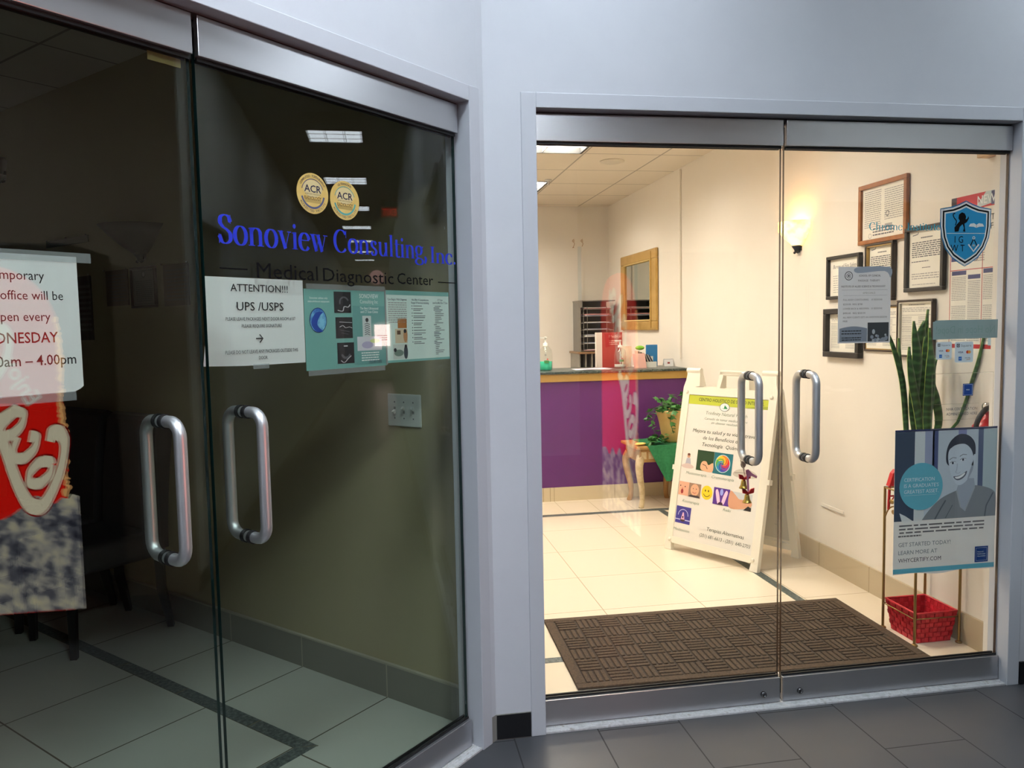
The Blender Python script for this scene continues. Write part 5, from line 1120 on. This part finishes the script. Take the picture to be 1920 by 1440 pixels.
# shelf unit and wire sorter at the back wall
SHW = mottled('brown shelf wood', [(.3, (120, 92, 62)), (.7, (138, 108, 76))], 10, .5); SHG = mottled('grey laminate', [(.3, (120, 116, 108)), (.7, (140, 136, 126))], 8, .5)
t = thing('storage_cabinet', 'grey pigeonhole cabinet with brown top against the rear wall', 'cabinet', (2.22, 7.94, 0))
b = MB(); b.bbox(-.20, .24, -.06, .34, 1.118, 1.140, SHW, .003); b.build('top', t)
b = MB(); b.box(-.185, .235, .30, .34, .0, 1.118, SHG); b.box(-.185, .235, -.02, .30, .0, .70, SHG); b.build('carcass', t)
for k in range(7):
    x = -.185+.40*k/6; b = MB(); b.box(x, x+.014, -.03, .30, .70, 1.118, SHG); b.build('divider', t)
t = thing('file_sorter', 'dark wire desk sorter stacked with papers above the pigeonhole cabinet', 'file sorter', (2.235, 8.03, 1.1405))
WIR = mat('grey wire', (130, 128, 122), .4, .5); DKW = mat('dark wire', (124, 120, 114), .5, .4)
b = MB(); b.box(-.185, .185, .17, .178, 0, .53, DKW); b.box(-.185, -.178, -.13, .17, 0, .53, DKW); b.box(-.19, .19, -.14, .18, .525, .535, DKW); b.box(-.20, -.165, -.15, -.10, .46, .53, DKW); b.build('casing', t)
b = MB()
for x in (-.15, -.11, .1, .17): b.tube([(x, -.13, 0), (x, -.13, .47)], .0032, WIR, 6)
for k in range(7):
    z = .01+.072*k; b.tube([(-.18, -.13, z), (.18, -.13, z)], .0028, WIR, 6); b.box(-.178, .178, -.13, .17, z-.002, z, DKW)
b.build('wire_shelf', t)
rnd = random.Random(6)
for k in range(7):
    b = MB(); z = .012+.072*k; a = rnd.uniform(-.02, .03)
    for q in range(rnd.choice((2, 3, 4))): b.box(-.14+rnd.uniform(-.02, .02), .13+rnd.uniform(-.02, .03), -.125+rnd.uniform(-.015, .01), .16, z+.006*q, z+.005+.006*q, rnd.choice((WHITE, WARMP, mat('blue sheet', (176, 184, 206), .7), mat('rose sheet', (206, 150, 150), .7))))
    b.build('paper_bundle', t)
# marks and conduit of the rear wall
b = MB(); b.box(-.012, .012, -.012, 0, 0, .58, WALLR); b.box(-.05, -.012, -.003, 0, .0, .58, mat('pale patch', (206, 208, 204), .6)); tag(b.build('cable_cover', None, (2.18, 8.2895, 1.69), 0), 'upright conduit on the rear wall above the wire sorter', 'cable cover')
b = MB(); CHIP = mat('chipped plaster', (164, 128, 86), .9)
for x0 in (-.045, .05):
    b.stroke(cat_rom([(x0+.01, .05), (x0-.012, .03), (x0+.012, .005), (x0, -.03), (x0-.012, -.045)], 5), .006, -.0008, CHIP); b.disc(x0+.006, .03, .008, -.0008, CHIP, .006, 8); b.disc(x0, -.04, .009, -.0008, CHIP, .005, 8)
tag(b.build('wall_damage', None, (2.13, 8.2895, 2.30), 0), 'two scuffed brown marks on the rear wall paint', 'wall marks')
b = MB(); b.lathe([(0, 0), (.095, 0), (.095, -.006), (.08, -.012), (0, -.012)], mat('speaker grille', (206, 198, 184), .7), n=32); tag(b.build('ceiling_speaker', None, (1.83, 6.0, ZC-.0005), 0), 'round flush disc in the reception ceiling', 'ceiling speaker')
b = MB(); b.lathe([(0, 0), (.03, 0), (.028, -.01), (.008, -.014), (.006, -.04), (.014, -.045), (0, -.048)], STEEL, n=18); tag(b.build('sprinkler_head', None, (1.49, 6.80, ZC-.0005), 0), 'small sprinkler head beside the rear reception ceiling light', 'sprinkler')

# ------------------------------------------------------------------ side table with ivy pot
TW = mottled('carved pine', [(.3, (150, 112, 66)), (.7, (172, 134, 84))], 18, .5); TWL = mottled('pale carving and reflection wood', [(.3, (176, 154, 116)), (.6, (204, 186, 150)), (.8, (150, 124, 84))], 22, .55)
t = thing('side_table', 'small carved wooden table with curved legs in front of the purple desk', 'table', (2.10, 5.83, 0))
b = MB(); b.bbox(-.215, .215, -.20, .19, .462, .485, TW, .006); b.build('tabletop', t)
b = MB()
for q in ((-.18, .18, -.175, -.155), (-.18, .18, .145, .165)): b.box(q[0], q[1], q[2], q[3], .36, .462, TW)
for x in (-.18, .165): b.box(x, x+.015, -.155, .145, .36, .462, TW)
for k in range(6): b.box(-.165+.058*k, -.125+.058*k, -.178, -.175, .385, .44, TWL)
b.build('apron', t)
for sx, sy in ((-1, -1), (1, -1), (-1, 1), (1, 1)):
    b = MB(); P = [(.155, .40), (.178, .34), (.172, .25), (.15, .14), (.148, .05), (.162, .0)]
    C_ = cat_rom([(sx*a, sy*a*.92, z) for a, z in P], 5); R_ = [.034, .040, .034, .026, .022, .026]
    n = len(C_); b.tube(C_, [.036-.016*min(1, i/(n*.7)) for i in range(n)], TWL if sx < 0 and sy < 0 else TW, 10); b.build('leg', t)  # front left leg: whitish glass reflection painted in as paler wood
CLOTH = mottled('green cloth', [(.3, (30, 106, 66)), (.7, (46, 128, 84))], 60, .85, b=.2)
t = thing('table_cloth', 'green cloth with pointed corner hanging over the small carved table', 'cloth', (2.10, 5.83, .486))
b = MB(); b.slab([(-.12, .001), (.20, .001), (.20, .004), (-.12, .004)], -.205, .18, CLOTH); n = 14; V = []
for j in range(n+1):
    f = j/n
    for i in range(n+1):
        a = i/n; xl, xr = -.125+f*.145, .20-f*.145; x = xl+(xr-xl)*a; z = .004-.275*f
        V.append((x, -.206-.012*sin(a*14)*f*(1-f)*2-.012*f, z+(.0)))
b.add(V, [(j*(n+1)+i, (j+1)*(n+1)+i, (j+1)*(n+1)+i+1, j*(n+1)+i+1) for j in range(n) for i in range(n)], CLOTH, True)
b.add([(v[0], v[1]+.003, v[2]) for v in V], [(j*(n+1)+i, j*(n+1)+i+1, (j+1)*(n+1)+i+1, (j+1)*(n+1)+i) for j in range(n) for i in range(n)], CLOTH, True)
b.build('cloth_sheet', t)
POT = mottled('yellow glazed clay', [(.3, (196, 164, 102)), (.7, (212, 182, 122))], 6, .45); IVY = mottled('ivy leaf', [(.3, (42, 92, 44)), (.7, (74, 132, 66))], 30, .45)
t = thing('potted_ivy', 'trailing green ivy in a yellow clay pot on the small table', 'plant', (2.235, 5.80, .4905))
b = MB(); b.lathe([(0, 0), (.068, 0), (.074, .02), (.10, .16), (.112, .205), (.116, .21), (.116, .225), (.122, .232), (.122, .252), (.112, .255), (.106, .24), (0, .235)], POT, n=32); b.build('pot', t)
b = MB(); b.lathe([(0, .234), (.107, .236)], mat('soil', (46, 34, 26), .95), n=20); b.build('soil', t)
rnd = random.Random(21); IV = MB(); ST = MB()
def ivyleaf(mb, c, s, yaw, pitch, roll):
    P = [(0, 0), (.35, .18), (.62, .62), (.22, .72), (0, 1.15), (-.22, .72), (-.62, .62), (-.35, .18)]
    X = Matrix.Translation(c) @ Matrix.Rotation(yaw, 4, 'Z') @ Matrix.Rotation(pitch, 4, 'X') @ Matrix.Rotation(roll, 4, 'Y') @ Matrix.Scale(s, 4)
    V = [(x, y, -.12*abs(x)) for x, y in P]+[(0, .55, .06)]
    mb.add(V, [(8, i, (i+1) % 8) for i in range(8)], IVY, True, X)
vines = [[(-.03, -.03, .24), (-.11, -.06, .29), (-.20, -.05, .24), (-.235, -.05, .17)], [(-.05, -.02, .24), (-.13, -.08, .27), (-.19, -.09, .16), (-.17, -.10, .06), (-.21, -.09, .02)], [(.0, -.05, .24), (-.02, -.12, .29), (-.06, -.135, .18), (-.03, -.125, .08)], [(.02, 0, .24), (-.06, -.03, .33), (-.13, -.03, .34)], [(.03, 0, .24), (.02, -.03, .34), (-.03, -.04, .37)], [(.05, .0, .24), (.08, -.04, .35), (.06, -.05, .39)], [(.04, -.03, .24), (.13, -.08, .28), (.15, -.1, .2)], [(-.1, -.05, .02), (-.16, -.11, .03), (-.24, -.12, .01)]]
for vv in vines:
    C_ = cat_rom(vv, 7); ST.tube(C_, .0025, IVY, 5)
    for k, c in enumerate(C_):
        if k % 2 == 0 or rnd.random() < .5: ivyleaf(IV, (c[0]+rnd.uniform(-.012, .012), c[1]+rnd.uniform(-.015, .005), c[2]+rnd.uniform(0, .012)), rnd.uniform(.032, .055), rnd.uniform(0, 6.28), rnd.uniform(-.9, .5), rnd.uniform(-.6, .6))
for q in range(46):
    a = rnd.uniform(0, 6.28); r = rnd.uniform(0, .11); ivyleaf(IV, (r*cos(a), r*sin(a)-.01, .25+rnd.uniform(0, .04)), rnd.uniform(.03, .05), rnd.uniform(0, 6.28), rnd.uniform(-.5, .7), rnd.uniform(-.5, .5))
for q in range(26): ivyleaf(IV, (-.09-rnd.uniform(0, .13), -.07-rnd.uniform(0, .07), .012+rnd.uniform(0, .06)), rnd.uniform(.03, .05), rnd.uniform(0, 6.28), rnd.uniform(-.3, .8), rnd.uniform(-.5, .5))
ST.build('vine', t); tag(IV.build('foliage', t), kind='stuff')
b = MB(); b.ball((0, 0, .012), .05, mat('pale yellow leaf', (226, 200, 110), .6), 12, 6, (1, .5, .22)); tag(b.build('decoration', None, (1.945, 5.70, .486), .2), 'pale yellow leaf shaped piece on the left edge of the small table', 'ornament')

# ------------------------------------------------------------------ drinks machine (seen only mirrored in the glass)
VM = (1.48, .916, 0)
t = thing('vending_machine', 'red lit drinks machine with white script, mirrored in the glass doors', 'vending machine', VM, WROT)
VR = emis('lit red panel', (226, 26, 18), SIGN_LIGHT); VW = emis('lit white script', (236, 226, 196), SIGN_LIGHT*.9); VK = mat('machine black', (12, 12, 14), .35); VS = mat('machine trim', (120, 118, 116), .4, .4)
VI2 = bpy.data.materials.new('lit ice print'); VI2.use_nodes = True; N_, L_ = nt(VI2); v_, c_ = coord(VI2); b_ = bs(VI2); b_.inputs['Base Color'].default_value = (.05, .05, .06, 1)
L_.new(ramp(VI2, noise(VI2, v_, 13, 10, .68), [(.34, (40, 41, 56)), (.46, (110, 111, 120)), (.54, (190, 186, 176)), (.64, (240, 230, 190))]), b_.inputs['Emission Color']); b_.inputs['Emission Strength'].default_value = SIGN_LIGHT*.62
VR2 = emis('dim lit red panel', (232, 60, 52), SIGN_LIGHT*.5); VW2 = emis('dim lit white script', (236, 222, 200), SIGN_LIGHT*.55)
VFR = emis('lit frost edge', (255, 190, 120), SIGN_LIGHT*.8); VRD = emis('lit deep red', (150, 10, 10), SIGN_LIGHT*.8)
b = MB(); b.bbox(0, .871, .012, .60, .03, 1.83, VK, .01); b.box(.03, .84, .05, .58, 0, .03, VK); b.build('cabinet', t)
b = MB(); b.bbox(0, .871, -.006, .013, .10, 1.80, VK, .006); b.bbox(.80, .871, -.014, -.005, .16, 1.62, VS, .004); dr = b.build('door', t)
rnd = random.Random(5)
le = [(.045+rnd.uniform(-.008, .008), z) for z in [.66+.025*i for i in range(33)]]
top = cat_rom([(.045, 1.49), (.09, 1.60), (.17, 1.68), (.29, 1.73), (.45, 1.74), (.62, 1.72), (.72, 1.66), (.79, 1.55)], 4)
b = MB(); y = -.0085
ZS = 1.12
b.flat([q for q in le if q[1] < ZS]+[(.045, ZS), (.79, ZS), (.79, .166), (.045, .166)], y, VR); b.flat([(.79, ZS), (.045, ZS)]+[q for q in le if q[1] > ZS]+top, y, VR2)
for z in [.70+.0115*i for i in range(70)]: b.disc(.046+rnd.uniform(-.009, .010), z+rnd.uniform(-.004, .004), rnd.uniform(.005, .015), y-.0004-rnd.random()*.0003, VFR, None, 8)
b.build('lit_panel', dr)
b = MB(); ice = [(0, .168)]+[(0, .69), (.03, .70), (.045, .68), (.07, .685), (.11, .66), (.17, .70), (.22, .665), (.28, .62), (.34, .60), (.40, .64), (.47, .58), (.55, .62), (.62, .56), (.70, .60), (.79, .58), (.79, .168)]
b.flat([ice[0]]+cat_rom(ice[1:-1], 5)+[ice[-1]], y-.0012, VI2); b.build('ice_print', dr)
# script lettering running up the panel
A0 = radians(65); dx, dz = cos(A0), sin(A0); SCL = .225
def scr(a, c): return (.165+SCL*(a*dx-c*dz), .655+SCL*(a*dz+c*dx))
def pen(mb, pts, w, yy, m, k=7): mb.stroke(cat_rom(pts, k), w, yy, m, w*.42, radians(35), scr)
b = MB(); yy = y-.002
def wr(P, w=.17):
    m = VW if P[0][0] < 1.9 else VW2
    pen(b, P, (w+.07)*1.5, yy+.0004, VRD); pen(b, P, w*1.7, yy, m)
wr([(1.05, .78), (1.16, .90), (1.10, 1.02), (.85, .98), (.45, .68), (.10, .28), (-.02, .02), (.10, -.14), (.42, -.16), (.85, -.10), (1.35, .0), (1.9, .05), (2.3, -.05)], .20)
def lo(x, s=1): wr([(x+.20, .60), (x+.05, .46), (x-.02, .22), (x+.08, .08), (x+.24, .16), (x+.34, .40), (x+.28, .58), (x+.20, .60)], .14)
def lc(x): wr([(x+.34, .50), (x+.24, .60), (x+.08, .46), (x, .22), (x+.08, .08), (x+.24, .12), (x+.42, .30)], .14)
def la(x): wr([(x+.36, .54), (x+.22, .60), (x+.06, .44), (x, .20), (x+.10, .08), (x+.26, .22), (x+.40, .58), (x+.36, .24), (x+.42, .08), (x+.60, .22)], .14)
lo(.42); lc(.98); la(1.50)
wr([(2.22, .34), (2.45, .36)], .12)
wr([(3.3, .80), (3.42, 1.0), (3.2, 1.08), (2.85, .85), (2.62, .40), (2.75, .08), (3.05, .06), (3.3, .2)], .19)
lo(3.25); wr([(3.75, .3), (4.05, .9), (3.98, 1.1), (3.86, .8), (3.82, .3), (3.9, .08), (4.1, .2)], .13); la(4.15)
text(b, 'Enjoy', *scr(1.85, .75), .075, VW2, yy-.0004, 'L', rot=A0, shear=.15, bold=.02)
b.build('lettering', dr)
b = MB(); b.bbox(.818, .853, -.020, -.013, 1.05, 1.30, VK, .003); b.box(.828, .843, -.022, -.019, 1.20, 1.205, CHROME); b.build('coin_panel', dr)
# exit sign, vent, lit notice and clock along the corridor
t = thing('exit_sign', 'red lit exit sign on the corridor wall, mirrored in the dark glass', 'exit sign', (8.4, 2.45, 2.98), WROT)
b = MB(); b.bbox(-.11, .11, 0, .04, -.07, .07, mat('exit housing', (60, 8, 8), .5, emit=(150, 14, 12), es=.5), .004); b.box(.05, .11, .01, .03, .07, .17, DARKIN); b.build('housing', t)
b = MB(); text(b, 'EXIT', 0, -.045, .095, E_RED, -.0008, 'C', w=.18, bold=.01); b.build('lettering', t)
b = MB(); b.box(-.17, .17, -.24, .24, -.012, 0, mat('vent frame', (70, 70, 70), .6))
for k in range(5): b.box(-.14+.06*k, -.10+.06*k, -.2, .2, -.02, -.012, DARKIN)
tag(b.build('air_vent', None, (4.37, 1.95, HC-.0005), 0), 'square air vent in the corridor ceiling next to a light', 'air vent')
t = thing('notice_board', 'bright lit notice panel at the far corridor end, mirrored in the glass', 'notice board', (19.98, 2.32, 1.24), WROT)
b = MB(); b.box(-.21, .21, -.03, 0, -.30, .30, emis('lit notice', (255, 222, 216), 12)); b.build('lit_face', t)
b = MB()
for k in range(3): b.rect(-.15, .14-.05*k, -.02-.06*k, .0-.06*k, -.0306, emis('notice print', (240, 120, 120), 8))
b.build('print', t)
b = MB(); X = Matrix.Rotation(pi/2, 4, 'X'); b.lathe([(0, 0), (.2, 0), (.2, .03), (0, .03)], emis('round lit disc', (200, 150, 150), 2.6), n=36, X=X); tag(b.build('wall_clock', None, (19.98, 2.22, 2.86), WROT), 'round pinkish disc high on the far corridor end, mirrored in the glass', 'wall disc')
